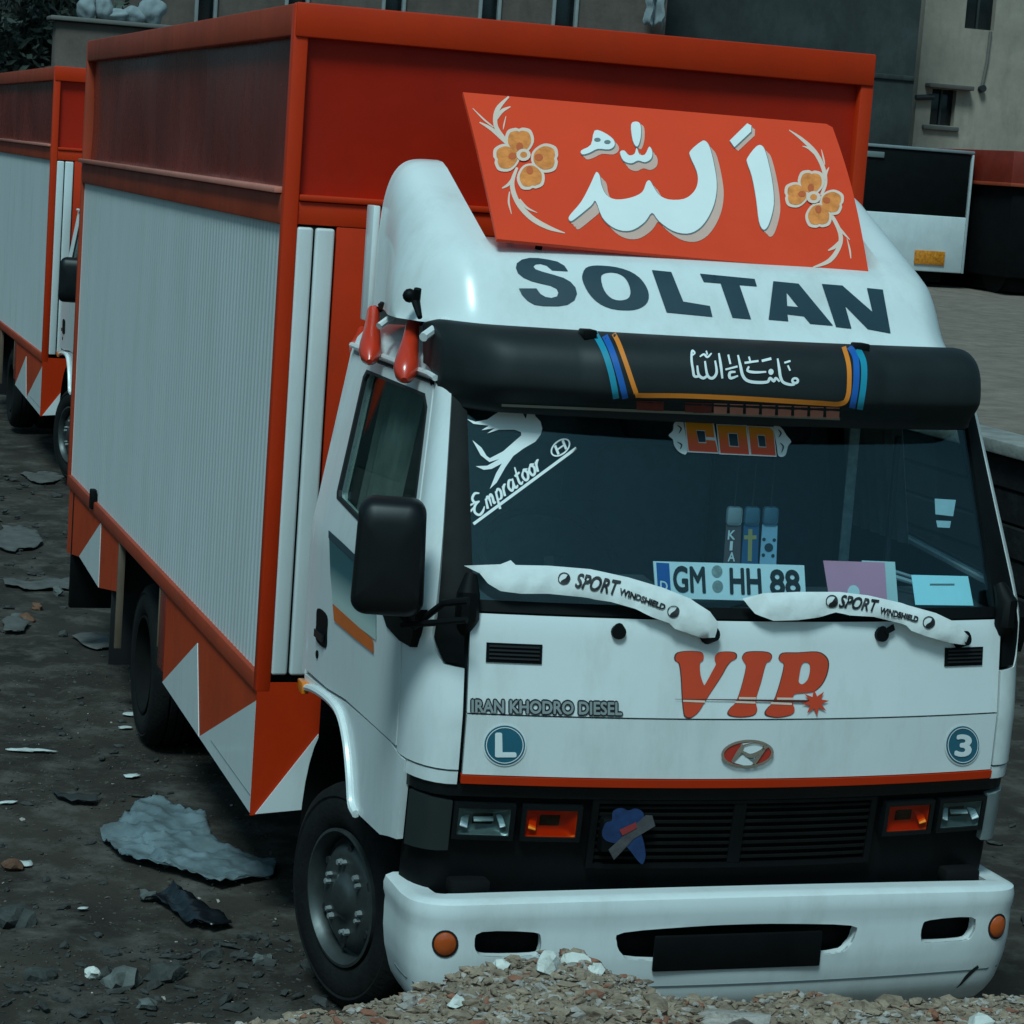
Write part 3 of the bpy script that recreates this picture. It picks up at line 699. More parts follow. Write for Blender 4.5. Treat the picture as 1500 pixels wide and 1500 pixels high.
k8 = lambda P: Z(860, 470, 3.571, P)
EDGE = M('visor_edge_trim', (.22, .20, .16), .4)
decal('lower_trim', [stroke([(735, 593), (930, 601), (1230, 613)], 4, sm=False)], vt, EDGE, visor, off=.002)
decal('orange_line', [k8(stroke([(122, 46), (160, 110), (205, 230), (255, 375), (270, 388), (500, 391), (800, 404), (1200, 428), (1325, 432), (1362, 395), (1370, 300), (1365, 220), (1342, 138)], 24, k=4))], vt, ORANGE, visor, off=.002)
for pts, mt in (([(75, 48), (125, 150), (165, 270), (200, 405)], BLUE1), ([(28, 48), (85, 150), (125, 270), (152, 405)], BLUE2), ([(1372, 138), (1404, 200), (1405, 330), (1385, 455)], BLUE1), ([(1415, 150), (1445, 220), (1445, 330), (1425, 462)], BLUE2)):
    decal('blue_stripe' if mt is BLUE1 else 'teal_stripe', [k8(stroke(pts, 32))], vt, mt, visor, off=.002)
bar = lambda x: (lerp(415, 452, (x - 255) / 1070), lerp(468, 512, (x - 255) / 1070))
DKR = M('dark_red_bar', (.17, .02, .01), .5)
for a, b, mt in [(258, 402, DKR), (512, 652, DKR)] + [(662 + 84 * k, 662 + 84 * k + 70, PINK) for k in range(8)]:
    decal('red_bar' if mt is DKR else 'pink_bar', [k8([(a, bar(a)[0]), (b, bar(b)[0]), (b - 3, bar(b)[1]), (a, bar(a)[1])])], vt, mt, visor, off=.002)
AR = [stroke([(1084, 332), (1060, 334), (1025, 322), (1010, 295), (1003, 250), (995, 200)], [12, 14, 15, 15, 14, 9]),
      stroke([(1005, 318), (985, 300), (975, 316), (955, 300), (940, 320), (880, 322), (835, 312), (812, 285), (800, 235), (788, 182)], [10, 13, 14, 14, 15, 16, 16, 16, 14, 9]),
      ell(960, 268, 14, 16, 10), stroke([(912, 212), (962, 200)], 13, sm=False), stroke([(822, 222), (895, 212)], 11, sm=False), stroke([(845, 190), (852, 215)], 9, sm=False),
      stroke([(845, 240), (838, 262), (875, 270), (935, 268)], [9, 13, 13, 9]), stroke([(1030, 222), (1062, 212)], 10, sm=False), stroke([(1048, 235), (1060, 262)], 9, sm=False),
      stroke([(737, 180), (748, 228)], 10, sm=False), stroke([(722, 256), (785, 240)], 10, sm=False), stroke([(775, 268), (745, 272), (748, 300), (788, 288)], [9, 14, 15, 8]),
      stroke([(688, 172), (698, 235), (706, 302)], [9, 14, 10]),
      stroke([(668, 210), (676, 270), (655, 300), (628, 285), (615, 212)], [9, 14, 15, 14, 9]), stroke([(630, 285), (606, 300), (582, 282), (575, 235)], [12, 15, 14, 9]),
      stroke([(585, 290), (560, 290), (552, 255), (545, 205), (548, 160), (562, 172), (545, 185)], [12, 14, 13, 12, 11, 9, 7]),
      stroke([(588, 190), (610, 178), (628, 192), (650, 172)], [7, 11, 11, 7]), stroke([(622, 160), (628, 180)], 8, sm=False)]
decal('script_stroke', [k8(ell(1086, 314, 21, 19, 18))], vt, STK_W, visor, holes=[k8(ell(1086, 313, 8, 6, 12))], off=.0029, res=6)
for a in AR: decal('script_stroke', [k8(a)], vt, STK_W, visor, off=.0025 + .0002 * random.random(), res=10)
for s in (-1, 1):
    tube('visor_bracket', [(s * .80, .46, 2.17), (s * .86, .48, 2.12), (s * .895, .50, 2.11)], [.012, .02, .016], BLACK, visor, 8)
    box('visor_clip', s * .40 - (.10 if s < 0 else .02) - .02, s * .40 - (.10 if s < 0 else .02) + .02, .22, .28, 2.275, 2.305, BLACK, visor, .005)

# ---- wind deflector on the roof
ZC = [(0, 2.275), (.03, 2.295), (.06, 2.33), (.13, 2.43), (.19, 2.487), (.26, 2.512), (.5, 2.525), (1, 2.52)]
ZE = [(0, 2.275), (.03, 2.295), (.06, 2.33), (.13, 2.43), (.19, 2.489), (.26, 2.522), (.50, 2.625), (.76, 2.738), (.82, 2.757), (.88, 2.762)]
DREAR = 1.32
def dfl(c, v):
    """c runs across the deflector (-1..1) with one column on the sharp inner crest of each ear, v from nose to rear"""
    k = abs(c); xcr = lerp(.655, .672, v); wd = .938 - .068 * smooth(.1, 1, v)
    if k < .5: a = k / .5 * (xcr - .012)
    elif k < .54: a = xcr - .012 + (k - .5) / .04 * .024
    else: a = xcr + .012 + (wd - xcr - .012) * math.sin((k - .54) / .46 * math.pi / 2)
    x = math.copysign(a, c)
    yf = .435 + .085 * (a / .9) ** 2 + (.26 * ((a - .74) / .205) ** 2 if a > .74 else 0)
    y = yf + v * (DREAR - yf)
    e = 0 if k <= .5 else 1 if k >= .54 else (k - .5) / .04
    z = lerp(interp(ZC, v * .88), interp(ZE, v * .88), e)
    a0 = xcr + .02; t = min(1, max(0, (a - a0) / (wd - a0))); ex = lerp(2.3, 4.0, v); base = 2.275
    return Vector((x, y, base + (z - base) * max(0, 1 - t ** ex) ** (1 / ex)))
DX = [-1 + k / 60 for k in range(27)] + [-.54, -.53, -.52, -.51] + [-.5 + k / 40 for k in range(41)] + [.51, .52, .53, .54] + [1 - k / 60 for k in range(26, -1, -1)]
DV = [k / 44 for k in range(45)]
V = [dfl(x, v) for v in DV for x in DX]; nx = len(DX)
F = [(j * nx + i, j * nx + i + 1, (j + 1) * nx + i + 1, (j + 1) * nx + i) for j in range(len(DV) - 1) for i in range(nx - 1)]
s0 = len(V); V += [(dfl(x, 1).x, DREAR, 2.215) for x in DX]
F += [((len(DV) - 1) * nx + i, (len(DV) - 1) * nx + i + 1, s0 + i + 1, s0 + i) for i in range(nx - 1)]
defl = obj('wind_deflector', V, F, WHITE, truck, 38)
for s in (-1, 1): box('deflector_flange', s * .875 - .012, s * .875 + .012, 1.33, 1.42, 2.22, 2.60, WHITE, defl, .005)
dt = bvh(defl)
k1 = lambda P: Z(680, 130, 2.459, P)
kS = lambda P: [((740 + x / 6.818 - 680) * 2.459, (360 + y / 6.818 - 130) * 2.459) for x, y in P]
S_o = kS([(625, 258), (590, 205), (520, 165), (430, 145), (330, 130), (240, 128), (165, 145), (115, 180), (105, 225), (125, 275), (180, 320), (260, 355), (360, 380), (450, 400), (510, 430), (530, 470), (515, 510), (460, 525), (400, 515), (350, 485), (310, 430), (135, 430), (165, 490), (220, 550), (290, 590), (380, 603), (530, 605), (620, 590), (690, 545), (715, 480), (700, 420), (650, 365), (580, 325), (480, 295), (370, 265), (300, 240), (278, 210), (300, 188), (350, 183), (410, 200), (445, 230), (465, 248)])
O_o = kS(closed_curve([(770, 290), (800, 230), (870, 205), (980, 205), (1110, 220), (1240, 260), (1340, 325), (1405, 410), (1432, 490), (1420, 560), (1370, 610), (1290, 640), (1180, 645), (1060, 630), (950, 585), (860, 510), (800, 420), (768, 340)], 2))
O_i = kS(closed_curve([(955, 320), (975, 285), (1030, 270), (1110, 275), (1180, 310), (1225, 370), (1248, 450), (1240, 510), (1205, 540), (1140, 550), (1070, 535), (1010, 485), (970, 410)], 2))
LET = [([S_o], []), ([O_o], [O_i]),
       ([[(675, 655), (745, 662), (788, 768), (884, 784), (893, 822), (728, 806)]], []),
       ([[(848, 668), (1045, 687), (1053, 713), (990, 708), (1032, 831), (965, 825), (922, 702), (862, 697)]], []),
       ([[(1112, 695), (1203, 704), (1327, 854), (1245, 847), (1222, 820), (1163, 813), (1166, 838), (1095, 832)]], [[(1160, 735), (1203, 788), (1162, 784)]])]
for o_, h_ in LET: decal('letter', [k1(q) for q in o_], dt, NAVY, defl, holes=[k1(q) for q in h_], off=.003, res=8)
decal('letter', [Z(1000, 0, 3, [(610, 1250), (700, 1257), (832, 1372), (808, 1268), (878, 1275), (912, 1466), (812, 1447), (712, 1345), (740, 1445), (672, 1437)])], dt, NAVY, defl, off=.003, res=8)

# ---- sign board over the deflector
bTL, bTR, bBR, bBL = Vector((-.655, 1.19, 2.985)), Vector((.658, 1.19, 2.975)), Vector((.675, .69, 2.452)), Vector((-.662, .66, 2.468))
bTL, bTR = at(678, 135, 1, 1.19), at(1218, 182, 1, 1.19)
bBL, bBR = at(728, 350, 1, .665), at(1273, 402, 1, .70)
def brd(a, b, off=0.):
    p = bTL.lerp(bTR, a).lerp(bBL.lerp(bBR, a), b)
    nrm = (bBL - bTL).cross(bTR - bTL).normalized()
    p = p + nrm * (.018 * math.sin(math.pi * b) * (.5 + a))
    return p + nrm * off
board = patch('sign_board', [[(0, 0), (.985, 0), (1, .025), (1, 1), (0, 1)]], [], brd, REDB, truck, off=0, thick=.012, res=.05)
bt = bvh(board)
for a in (.12, .5, .88):
    p = brd(a, .55, -.012); q = brd(a, .95, -.012)
    tube('board_strut', [p, (p.x, p.y + .16, 2.5)], .012, CHASSIS, board, 8)
    tube('board_foot', [q, (q.x, q.y + .05, 2.46)], .012, CHASSIS, board, 8)
main = closed_curve([(375, 470), (382, 455), (420, 410), (452, 350), (470, 310), (478, 304), (487, 318), (493, 350), (510, 385), (545, 402), (600, 395), (640, 375), (655, 340), (667, 334), (680, 355), (700, 385), (735, 402), (790, 400), (825, 375), (840, 340), (836, 300), (812, 245), (815, 225), (850, 195), (868, 192), (885, 220), (903, 300), (908, 360), (898, 420), (872, 475), (840, 510), (800, 525), (750, 515), (700, 480), (675, 450), (650, 482), (610, 510), (570, 515), (530, 500), (495, 465), (472, 408), (455, 425), (400, 470), (382, 480)], 3)
alef = closed_curve([(1018, 270), (1020, 250), (1050, 212), (1070, 208), (1085, 235), (1105, 320), (1114, 400), (1108, 450), (1092, 498), (1075, 510), (1060, 480), (1050, 400), (1035, 320)], 3)
dash = [(955, 190), (1018, 128), (1033, 136), (1032, 158), (972, 214)]
sha = closed_curve([(560, 232), (575, 226), (592, 243), (612, 238), (620, 216), (630, 240), (650, 240), (665, 212), (676, 230), (672, 255), (650, 268), (625, 262), (600, 272), (572, 262)], 3)
sal = closed_curve([(600, 132), (620, 122), (634, 135), (634, 180), (622, 212), (606, 190)], 3)
hh = closed_curve([(455, 205), (468, 155), (500, 160), (535, 185), (540, 208), (520, 222), (480, 220), (450, 234), (425, 240), (420, 226)], 3)
SHD = M('painted_letter_side', (.66, .40, .33), .5, var=.1); LTW = M('painted_letter_white', (.80, .80, .78), .45, var=.04)
for k, (L, dx, dy) in enumerate(((main, 26, 28), (alef, 24, 24), (dash, 14, 12), (sha, 20, 26), (sal, 14, 8), (hh, 16, 16))):
    steps = [[(p[0] + dx * j / 3, p[1] + dy * j / 3) for p in L] for j in range(4)]
    decal('script_side', [k1(q) for q in steps], bt, SHD, board, off=.0015, res=10)
    cx = sum(p[0] for p in L) / len(L); cy = sum(p[1] for p in L) / len(L)
    decal('script_edge', [k1([(p[0] + q[0], p[1] + q[1]) for p in L]) for q in ((3, 3), (3, 0), (0, 3))], bt, GREY, board, off=.0028, res=12)
    decal('script_letter', [k1(L)], bt, LTW, board, off=.0042, res=10)
for q in ((478, 188), (514, 196)): decal('script_eye', [k1(ell(q[0], q[1], 12, 7, 10))], bt, GREY, board, off=.0056)
def flower(petals, cx, cy, stems):
    for s_, w in stems: decal('flower_stem', [k1(stroke(s_, w))], bt, PALE, board, off=.0014 + .0006 * random.random(), res=8)
    for (px, py, r, a) in petals:
        r *= 1.16; px -= 8 * math.cos(a); py -= 8 * math.sin(a)
        blob = lambda q: closed_curve([(px + q * r * m_ * math.cos(a + t), py + q * r * m_ * math.sin(a + t)) for t, m_ in ((-2.6, .72), (-1.5, .9), (-.75, 1.1), (-.25, 1.02), (0, .92), (.25, 1.02), (.75, 1.1), (1.5, .9), (2.6, .72))], 4)
        decal('petal', [k1(blob(1.08))], bt, PALE, board, off=.0030, res=8)
        decal('petal_fill', [k1(blob(.86))], bt, ORANGE_D, board, off=.0040, res=8)
        decal('petal_throat', [k1(ell(px - r * .25 * math.cos(a), py - r * .25 * math.sin(a), r * .3, r * .24, 10, a))], bt, M('petal_throat', (.60, .11, .03), .5), board, off=.0050, res=8)
    decal('flower_centre', [k1(ell(cx, cy, 26, 22, 14))], bt, PALE, board, off=.0058, res=8)
    decal('flower_heart', [k1(ell(cx, cy, 13, 11, 10))], bt, ORANGE_D, board, off=.0066, res=8)
flower([(198, 192, 46, -1.6), (152, 250, 44, 2.95), (288, 252, 46, .05), (238, 318, 44, 1.4)], 212, 243,
       [([(160, 30), (120, 75), (112, 130), (140, 180), (190, 232)], [6, 17, 15, 17, 12]), ([(166, 66), (135, 82), (116, 110)], [4, 13, 9]), ([(30, 72), (70, 112), (105, 140)], [2, 6, 4]), ([(55, 122), (100, 148), (150, 195)], [4, 13, 12]),
        ([(190, 285), (172, 345), (192, 410), (240, 465), (300, 500), (362, 521)], [9, 16, 18, 19, 16, 3]), ([(136, 360), (160, 345), (178, 318)], [4, 11, 8]), ([(262, 448), (225, 430), (198, 400)], [2, 8, 8]), ([(170, 452), (160, 410), (163, 372)], [2, 7, 4]), ([(150, 100), (143, 130), (140, 148)], [2, 5, 2])])
flower([(1248, 340, 42, -1.5), (1195, 384, 40, 3.05), (1322, 410, 40, .25), (1275, 458, 42, 1.5)], 1256, 395,
       [([(1170, 150), (1215, 182), (1262, 228), (1292, 285), (1300, 340), (1286, 385)], [3, 11, 15, 15, 14, 10]), ([(1218, 208), (1240, 215), (1262, 235)], [2, 8, 7]), ([(1313, 285), (1302, 308), (1300, 330)], [3, 10, 7]), ([(1286, 220), (1294, 255), (1298, 275)], [2, 6, 3]),
        ([(1296, 425), (1330, 470), (1354, 525), (1350, 570), (1315, 620), (1255, 645)], [9, 13, 15, 15, 16, 5]), ([(1388, 545), (1360, 515), (1340, 490)], [3, 9, 7]), ([(1310, 584), (1335, 570), (1352, 550)], [4, 13, 8]), ([(1378, 540), (1388, 580), (1392, 612)], [2, 6, 3])])

# ---- things on the left roof edge: horns and brackets
for k, (a, b, q, xa, xb) in enumerate((((605, 474), (592, 557), 1.0, -.875, -.955), ((547, 454), (541, 530), .95, -.875, -.955), ((531, 484), (523, 518), .8, -.80, -.875))):
    A, B = at(*a, 0, xa), at(*b, 0, xb); d = B - A
    h = tube('horn', [A, A + d * .02, A + d * .25, A + d * .45, A + d * .65, A + d * .80, A + d * .92, A + d], [.016 * q, .022 * q, .025 * q, .030 * q, .037 * q, .039 * q, .030 * q, .010 * q], HORNR, truck, 16)
    tube('horn_stem', [A + Vector((.10, .02, .0)), A + Vector((.05, .01, .02)), A + d * .02], [.012, .014, .016], BLACK, h, 8)
for (a, b, c_) in (((560, 448), (582, 452), -.87), ((636, 462), (664, 445), -.80)):
    A, B = at(*a, 0, c_), at(*b, 0, c_)
    tube('deflector_clamp', [A, A.lerp(B, .5) + Vector((0, 0, .008)), B], [.016, .020, .012], BLACK, defl, 6)
A, B = at(664, 462, 0, -.80), at(620, 494, 0, -.93)
tube('deflector_stay', [A, B], .014, WHITE, defl, 8)
A, B = at(582, 458, 0, -.86), at(555, 478, 0, -.93); tube('deflector_stay', [A, B], .012, WHITE, defl, 8)
kn = at(600, 433, 0, -.93)
bm = bmesh.new(); bmesh.ops.create_icosphere(bm, subdivisions=2, radius=.022, matrix=Matrix.Translation(kn)); obm('aerial_knob', bm, BLACK, defl)
tube('aerial_mount', [at(612, 423, 0, -.93), at(609, 442, 0, -.93), at(615, 465, 0, -.93)], [.012, .014, .008], BLACK, defl, 8)

# ---- windscreen stickers
wt = bvh(ws)
k5 = lambda P: Z(430, 400, 3, P)
bird = [(760, 642), (800, 655), (850, 645), (900, 612), (950, 595), (985, 600), (1003, 612), (1020, 642), (1030, 600), (1055, 600), (1062, 630), (1085, 655), (1092, 685), (1085, 712), (1062, 742), (1010, 772), (965, 805), (930, 855), (892, 922), (862, 950), (890, 880), (915, 838), (870, 862), (835, 866), (800, 850), (850, 848), (905, 818), (860, 832), (822, 802), (785, 735), (825, 768), (848, 805), (862, 815), (920, 785), (1000, 715), (998, 700), (970, 690), (900, 690), (850, 706), (885, 682), (825, 692), (858, 672), (790, 664)]
decal('bird_sticker', [k5(bird)], wt, STK_W, ws, off=.003, res=10)
wm = lambda o: (lambda x, y: drape(x, y, wt, o))
decal('sticker_underline', [k5(stroke([(790, 1104), (1242, 770)], 13, sm=False))], wt, STK_W, ws, off=.003)
SCR_L = {'E': ([[(.95, 1.75), (.6, 2.0), (.25, 1.75), (.3, 1.3), (.7, 1.12)], [(.7, 1.12), (.2, 1.0), (-.02, .5), (.22, .02), (.6, .08), (.9, .4)], [(.25, 1.25), (-.35, 1.35), (-.55, 1.05), (-.3, .85), (.05, .95)]], 1.05),
    'm': ([[(0, 0), (.18, .95)], [(.14, .7), (.36, 1.0), (.44, .7), (.36, 0)], [(.42, .7), (.66, 1.0), (.74, .7), (.66, .1), (.85, .1)]], .95),
    'p': ([[(-.05, -.75), (.2, .95)], [(.16, .7), (.42, 1.0), (.58, .65), (.42, .1), (.12, .1)]], .72), 'r': ([[(0, 0), (.16, .95)], [(.1, .55), (.28, .92), (.46, .95)]], .50),
    'a': ([[(.58, .85), (.3, 1.0), (.05, .5), (.18, .03), (.42, .25), (.58, .85)], [(.62, .98), (.52, .2), (.66, .02), (.82, .15)]], .85), 't': ([[(.30, 1.75), (.15, .4), (.26, .02), (.46, .15)], [(0, 1.0), (.5, 1.06)]], .52),
    'o': ([[(.34, 1.0), (.06, .6), (.16, .05), (.42, .1), (.54, .6), (.34, 1.0), (.68, .85)]], .66)}
ux = 0.; Hs = 44.; dB = Vector((.804, -.594)); uB = Vector((-.594, -.804))
for ch in 'Empratoor':
    L, adv = SCR_L[ch]
    for st in L:
        q = []
        for (u, v) in st:
            p = Vector((806, 1072)) + dB * ((ux + u * 1.25 + v * .22) * Hs) + uB * (v * Hs); q.append((p.x, p.y))
        decal('script_sticker', [k5(stroke(q, [6] + [11] * (len(q) - 2) + [5] if len(q) > 2 else [11, 9]))], wt, STK_W, ws, off=.003 + .0004 * random.random(), res=7)
    ux += adv * 1.25 + .02
decal('monogram_ring', [k5(ell(1172, 768, 50, 32, 24, -.7))], wt, STK_W, ws, holes=[k5(ell(1172, 768, 43, 25, 24, -.7))], off=.003, res=8)
text_on('monogram', 'H', k5([(1160, 800), (1200, 772), (1185, 735), (1145, 763)]), wm(.0035), STK_W, ws, bold=.02)
GODM = grad('god_letter_fade', 1.955, 2.035, [(0, (.80, .06, .02)), (.5, (.85, .12, .02)), (1, (.95, .36, .02))])
G_o = [(514, 532), (655, 540), (664, 612), (620, 608), (614, 575), (568, 572), (580, 640), (622, 642), (620, 625), (668, 628), (682, 690), (530, 682)]
for o_, h_ in (([(514, 532), (655, 540), (682, 690), (530, 682)], None), ([(680, 547), (828, 553), (845, 700), (696, 693)], None), ([(842, 555), (968, 562), (984, 706), (857, 700)], None)):
    decal('letter_backing', [k8([(x + (-6 if x < sum(q[0] for q in o_) / 4 else 6), y + (-6 if y < 620 else 6)) for x, y in o_])], wt, STK_W, ws, off=.002)
decal('letter', [k8(G_o)], wt, GODM, ws, off=.0035, res=8)
decal('letter', [k8([(680, 547), (828, 553), (845, 700), (696, 693)])], wt, GODM, ws, holes=[k8([(733, 588), (785, 590), (793, 662), (741, 659)])], off=.0035, res=8)
decal('letter', [k8([(842, 555), (955, 562), (972, 580), (984, 706), (857, 700)])], wt, GODM, ws, holes=[k8([(886, 598), (928, 600), (936, 664), (894, 662)])], off=.0035, res=8)
for q in ([(570, 577), (612, 580), (618, 636), (582, 636)], [(738, 592), (781, 594), (789, 658), (745, 655)], [(890, 602), (925, 604), (932, 660), (898, 658)]):
    decal('letter_counter', [k8(q)], wt, NAVY, ws, off=.0045)
decal('sticker_ornament', [k8(closed_curve([(425, 600), (448, 575), (455, 535), (495, 525), (508, 560), (522, 690), (485, 690), (455, 655), (448, 622)], 3))], wt, STK_W, ws, off=.002)
decal('sticker_ornament', [k8(closed_curve([(975, 550), (1015, 560), (1042, 600), (1066, 632), (1050, 655), (1035, 705), (1000, 708), (990, 650)], 3))], wt, STK_W, ws, off=.002)
for pts in ([(470, 548), (490, 565), (478, 590)], [(470, 635), (492, 650), (486, 672)], [(998, 570), (1012, 590), (1000, 610)], [(1008, 640), (1024, 660), (1015, 690)]):
    decal('ornament_swirl', [k8(stroke(pts, [3, 8, 3]))], wt, NAVY, ws, off=.0032, res=8)
decal('small_sticker', [[(1372, 729), (1403, 731), (1399, 755), (1373, 752)], [(1374, 761), (1396, 762), (1394, 772), (1376, 771)]], wt, M('faded_sticker', (.40, .50, .52), .5), ws, off=-.010)

# ---- wipers in white sleeves
gU = [-.9 + 1.8 * i / 60 for i in range(61)]; gZ = [1.2 + .9 * j / 30 for j in range(31)]
ctree = BVHTree.FromPolygons([cab(u, z, .004) for u in gU for z in gZ], [(i * 31 + j, i * 31 + j + 1, (i + 1) * 31 + j + 1, (i + 1) * 31 + j) for i in range(60) for j in range(30)])
def pillow(name, P, tree, base, h, mat, parent, res=9):
    v2, T = tri2d([P], (), res)
    bnd = []
    for i in range(len(P)):
        a, b = Vector(P[i]), Vector(P[(i + 1) % len(P)]); n = max(1, int((b - a).length / 4))
        bnd += [a.lerp(b, k / n) for k in range(n)]
    dd = [min((Vector(v) - b).length for b in bnd) for v in v2]
    V, n = [], len(v2)
    for s in (1, -.5):
        for v, d in zip(v2, dd):
            q = drape(v[0], v[1], tree, base)
            if q is None: q = at(v[0], v[1], 1, .0)
            w = math.sqrt(min(1, d / 16)) * h * s
            fold = noise.noise(Vector((v[0] * .05, v[1] * .09, 4))) * .010 * min(1, d / 9)
            V.append(q - ray(*v) * (w + fold))
    F = [t for t in T] + [tuple(i + n for i in t[::-1]) for t in T]
    cnt = {}
    for t in T:
        for a, b in ((t[0], t[1]), (t[1], t[2]), (t[2], t[0])): cnt.setdefault((min(a, b), max(a, b)), []).append((a, b))
    for e in cnt.values():
        if len(e) == 1: a, b = e[0]; F.append((b, a, a + n, b + n))
    return obj(name, V, F, mat, parent, 60)
for P, cap, sp, sub, yy in (([(676, 834), (730, 832), (745, 826), (752, 833), (800, 834), (860, 839), (915, 851), (965, 866), (1005, 882), (1033, 900), (1045, 916), (1040, 932), (1022, 933), (990, 922), (950, 908), (925, 896), (890, 886), (850, 880), (800, 875), (760, 875), (730, 871), (712, 860), (700, 845)], (1040, 927), [(842, 860), (905, 872), (909, 852), (845, 840)], [(907, 870), (972, 893), (975, 886), (909, 862)], ((826, 848), (986, 896))),
                            ([(1080, 882), (1110, 874), (1160, 872), (1220, 872), (1262, 877), (1310, 888), (1360, 902), (1395, 918), (1407, 930), (1402, 943), (1380, 940), (1345, 930), (1310, 917), (1270, 907), (1235, 905), (1215, 901), (1190, 908), (1160, 912), (1125, 913), (1098, 903)], (1407, 933), [(1228, 889), (1284, 896), (1287, 880), (1231, 872)], [(1288, 898), (1343, 911), (1345, 904), (1290, 890)], ((1218, 881), (1360, 912)))):
    cv = pillow('wiper_cover', P, ctree, .040, .011, CLOTHW, truck)
    tr = bvh(cv); mm = lambda x, y: drape(x, y, tr, .003)
    text_on('cover_lettering', 'SPORT', sp, mm, INK, cv, bold=.03, shear=.25)
    text_on('cover_small_lettering', 'WINDSHIELD', sub, mm, INK, cv, bold=.05)
    for q in yy:
        decal('yin_yang_mark', [ell(q[0], q[1], 9, 9, 20)], tr, INK, cv, holes=[ell(q[0], q[1], 7.6, 7.6, 20)], off=.003, res=4)
        decal('yin_yang_half', [closed_curve([(q[0] + 7.5 * math.cos(t), q[1] + 7.5 * math.sin(t)) for t in (-.8, 0, .8, 1.6, 2.3)] + [(q[0] - 3, q[1] + 2), (q[0] + 2, q[1] - 1)], 3)], tr, INK, cv, off=.003, res=4)
    c0 = drape(*cap, ctree, .035); c1 = drape(cap[0] - 5, cap[1] + 4, ctree, .0)
    tube('wiper_pivot', [c1, c0], [.026, .022], BLACK, cv, 14)

# ---- mirrors and their arms
def rrect(w, h, r, n=6, pw=1):
    out = []
    for cx, cy, a0 in ((w - r, h - r, 0), (-w + r, h - r, 90), (-w + r, -h + r, 180), (w - r, -h + r, 270)):
        for k in range(n + 1):
            a = math.radians(a0 + 90 * k / n); out.append((cx + r * math.cos(a), cy + r * math.sin(a)))
    return out
def mirror(cx, cy, cz, s):
    V, F, R = [], [], []
    ang = math.radians(-16) * -s
    for dy, k in ((.055, .97), (.045, 1.0), (0, 1.0), (-.03, .96), (-.05, .86), (-.06, .6), (-.063, .2)):
        r = []
        for (a, b) in rrect(.100 * k, .168 * k, .046 * k):
            tap = 1 - .05 * (b / .168)
            r.append(len(V)); x, y = a * tap, dy
            V.append((cx + x * math.cos(ang) - y * math.sin(ang), cy + x * math.sin(ang) + y * math.cos(ang), cz + b))
        R.append(r)
    n = len(R[0])
    for a, b in zip(R, R[1:]):
        for i in range(n): F.append((a[i], a[(i + 1) % n], b[(i + 1) % n], b[i]))
    F.append(tuple(R[0])); F.append(tuple(R[-1]))
    m = obj('mirror', V, F, M('mirror_housing', (.004, .005, .006), .45, spec=.3, var=.2), truck, 40)
    return m
mc = at(571, 816, 0, -1.10)
for s in (-1, 1):
    m = mirror(s * 1.10, mc.y, mc.z, s)
    x = lambda q: Vector((q.x * (-s), q.y, q.z))
    pB = x(at(590, 900, 0, -1.04)); pA = x(at(686, 880, 0, -.90)); pA2 = x(at(684, 908, 0, -.90))
    tube('mirror_arm', [pB, pB + Vector((-s * .03, -.02, -.03)), pB.lerp(pA, .6) + Vector((0, -.015, .012)), pA], [.014, .011, .010, .012], BLACK, m, 10)
    tube('mirror_stay', [pB + Vector((0, 0, -.03)), pB.lerp(pA2, .5) + Vector((0, -.02, -.012)), pA2], .010, BLACK, m, 10)
    tube('arm_base', [x(at(690, 842, 1, .10)), x(at(686, 870, 1, .07)), x(at(684, 905, 1, .07)), x(at(680, 925, 1, .09))], [.018, .034, .036, .02], BLACK, m, 10)
    P = [x(at(*q, 0, -.992)) for q in ((560, 893), (612, 893), (607, 925), (603, 948), (586, 938), (568, 918))]
    V = [p + Vector((s * .004, 0, 0)) for p in P] + [p - Vector((s * .03, 0, 0)) for p in P]; n = len(P)
    obj('corner_trim', V, [tuple(range(n)), tuple(range(2 * n - 1, n - 1, -1))] + [(i, (i + 1) % n, n + (i + 1) % n, n + i) for i in range(n)], BLACK, m)

# ---- inside the cab
box('cab_floor', -.93, .93, .12, 1.36, .98, 1.03, INTER, truck, .01)
dash_ = patch('dashboard', [[Cp(-.8, 1.05), Cp(.8, 1.05), Cp(.8, 1.5), Cp(-.8, 1.5)]], [], lambda U, z, off=0.: cab(U, z, off) + Vector((0, .045, 0)), INTER, truck, off=0, thick=.02, res=.12)
V, F = [], []
for i in range(41):
    x = -.90 + 1.8 * i / 40
    yf = .09 + .09 * (x / .9) ** 2
    for y, z in ((yf, 1.497), (yf + .12, 1.515 + .02 * math.sin(x * 5)), (yf + .26, 1.53 + .03 * (x < -.2)), (yf + .34, 1.50), (yf + .37, 1.35), (yf + .32, 1.05)): V.append((x, y, z))
F = [(i * 6 + k, i * 6 + k + 1, (i + 1) * 6 + k + 1, (i + 1) * 6 + k) for i in range(40) for k in range(5)]
obj('dashboard_top', V, F, INTER, dash_)
for x in (-.45, .12, .55):
    w = .25 if x < 0 else .21
    st = box('seat', x - w, x + w, .72, 1.16, 1.16, 1.30, SEATM, truck, .05, 3)
    box('seat_back', x - w * .95, x + w * .95, 1.14, 1.28, 1.28, 1.86, SEATM, st, .05, 3)
    box('headrest', x - .13, x + .13, 1.15, 1.25, 1.88, 2.04, SEATM, st, .04, 3)
sw = []
for k in range(29):
    a = 2 * math.pi * k / 28; sw.append((-.47 + .215 * math.cos(a), .52 + .215 * math.sin(a) * .75 - .0, 1.57 + .215 * math.sin(a) * .62))
tube('steering_wheel', sw, .015, BLACK, truck, 8)
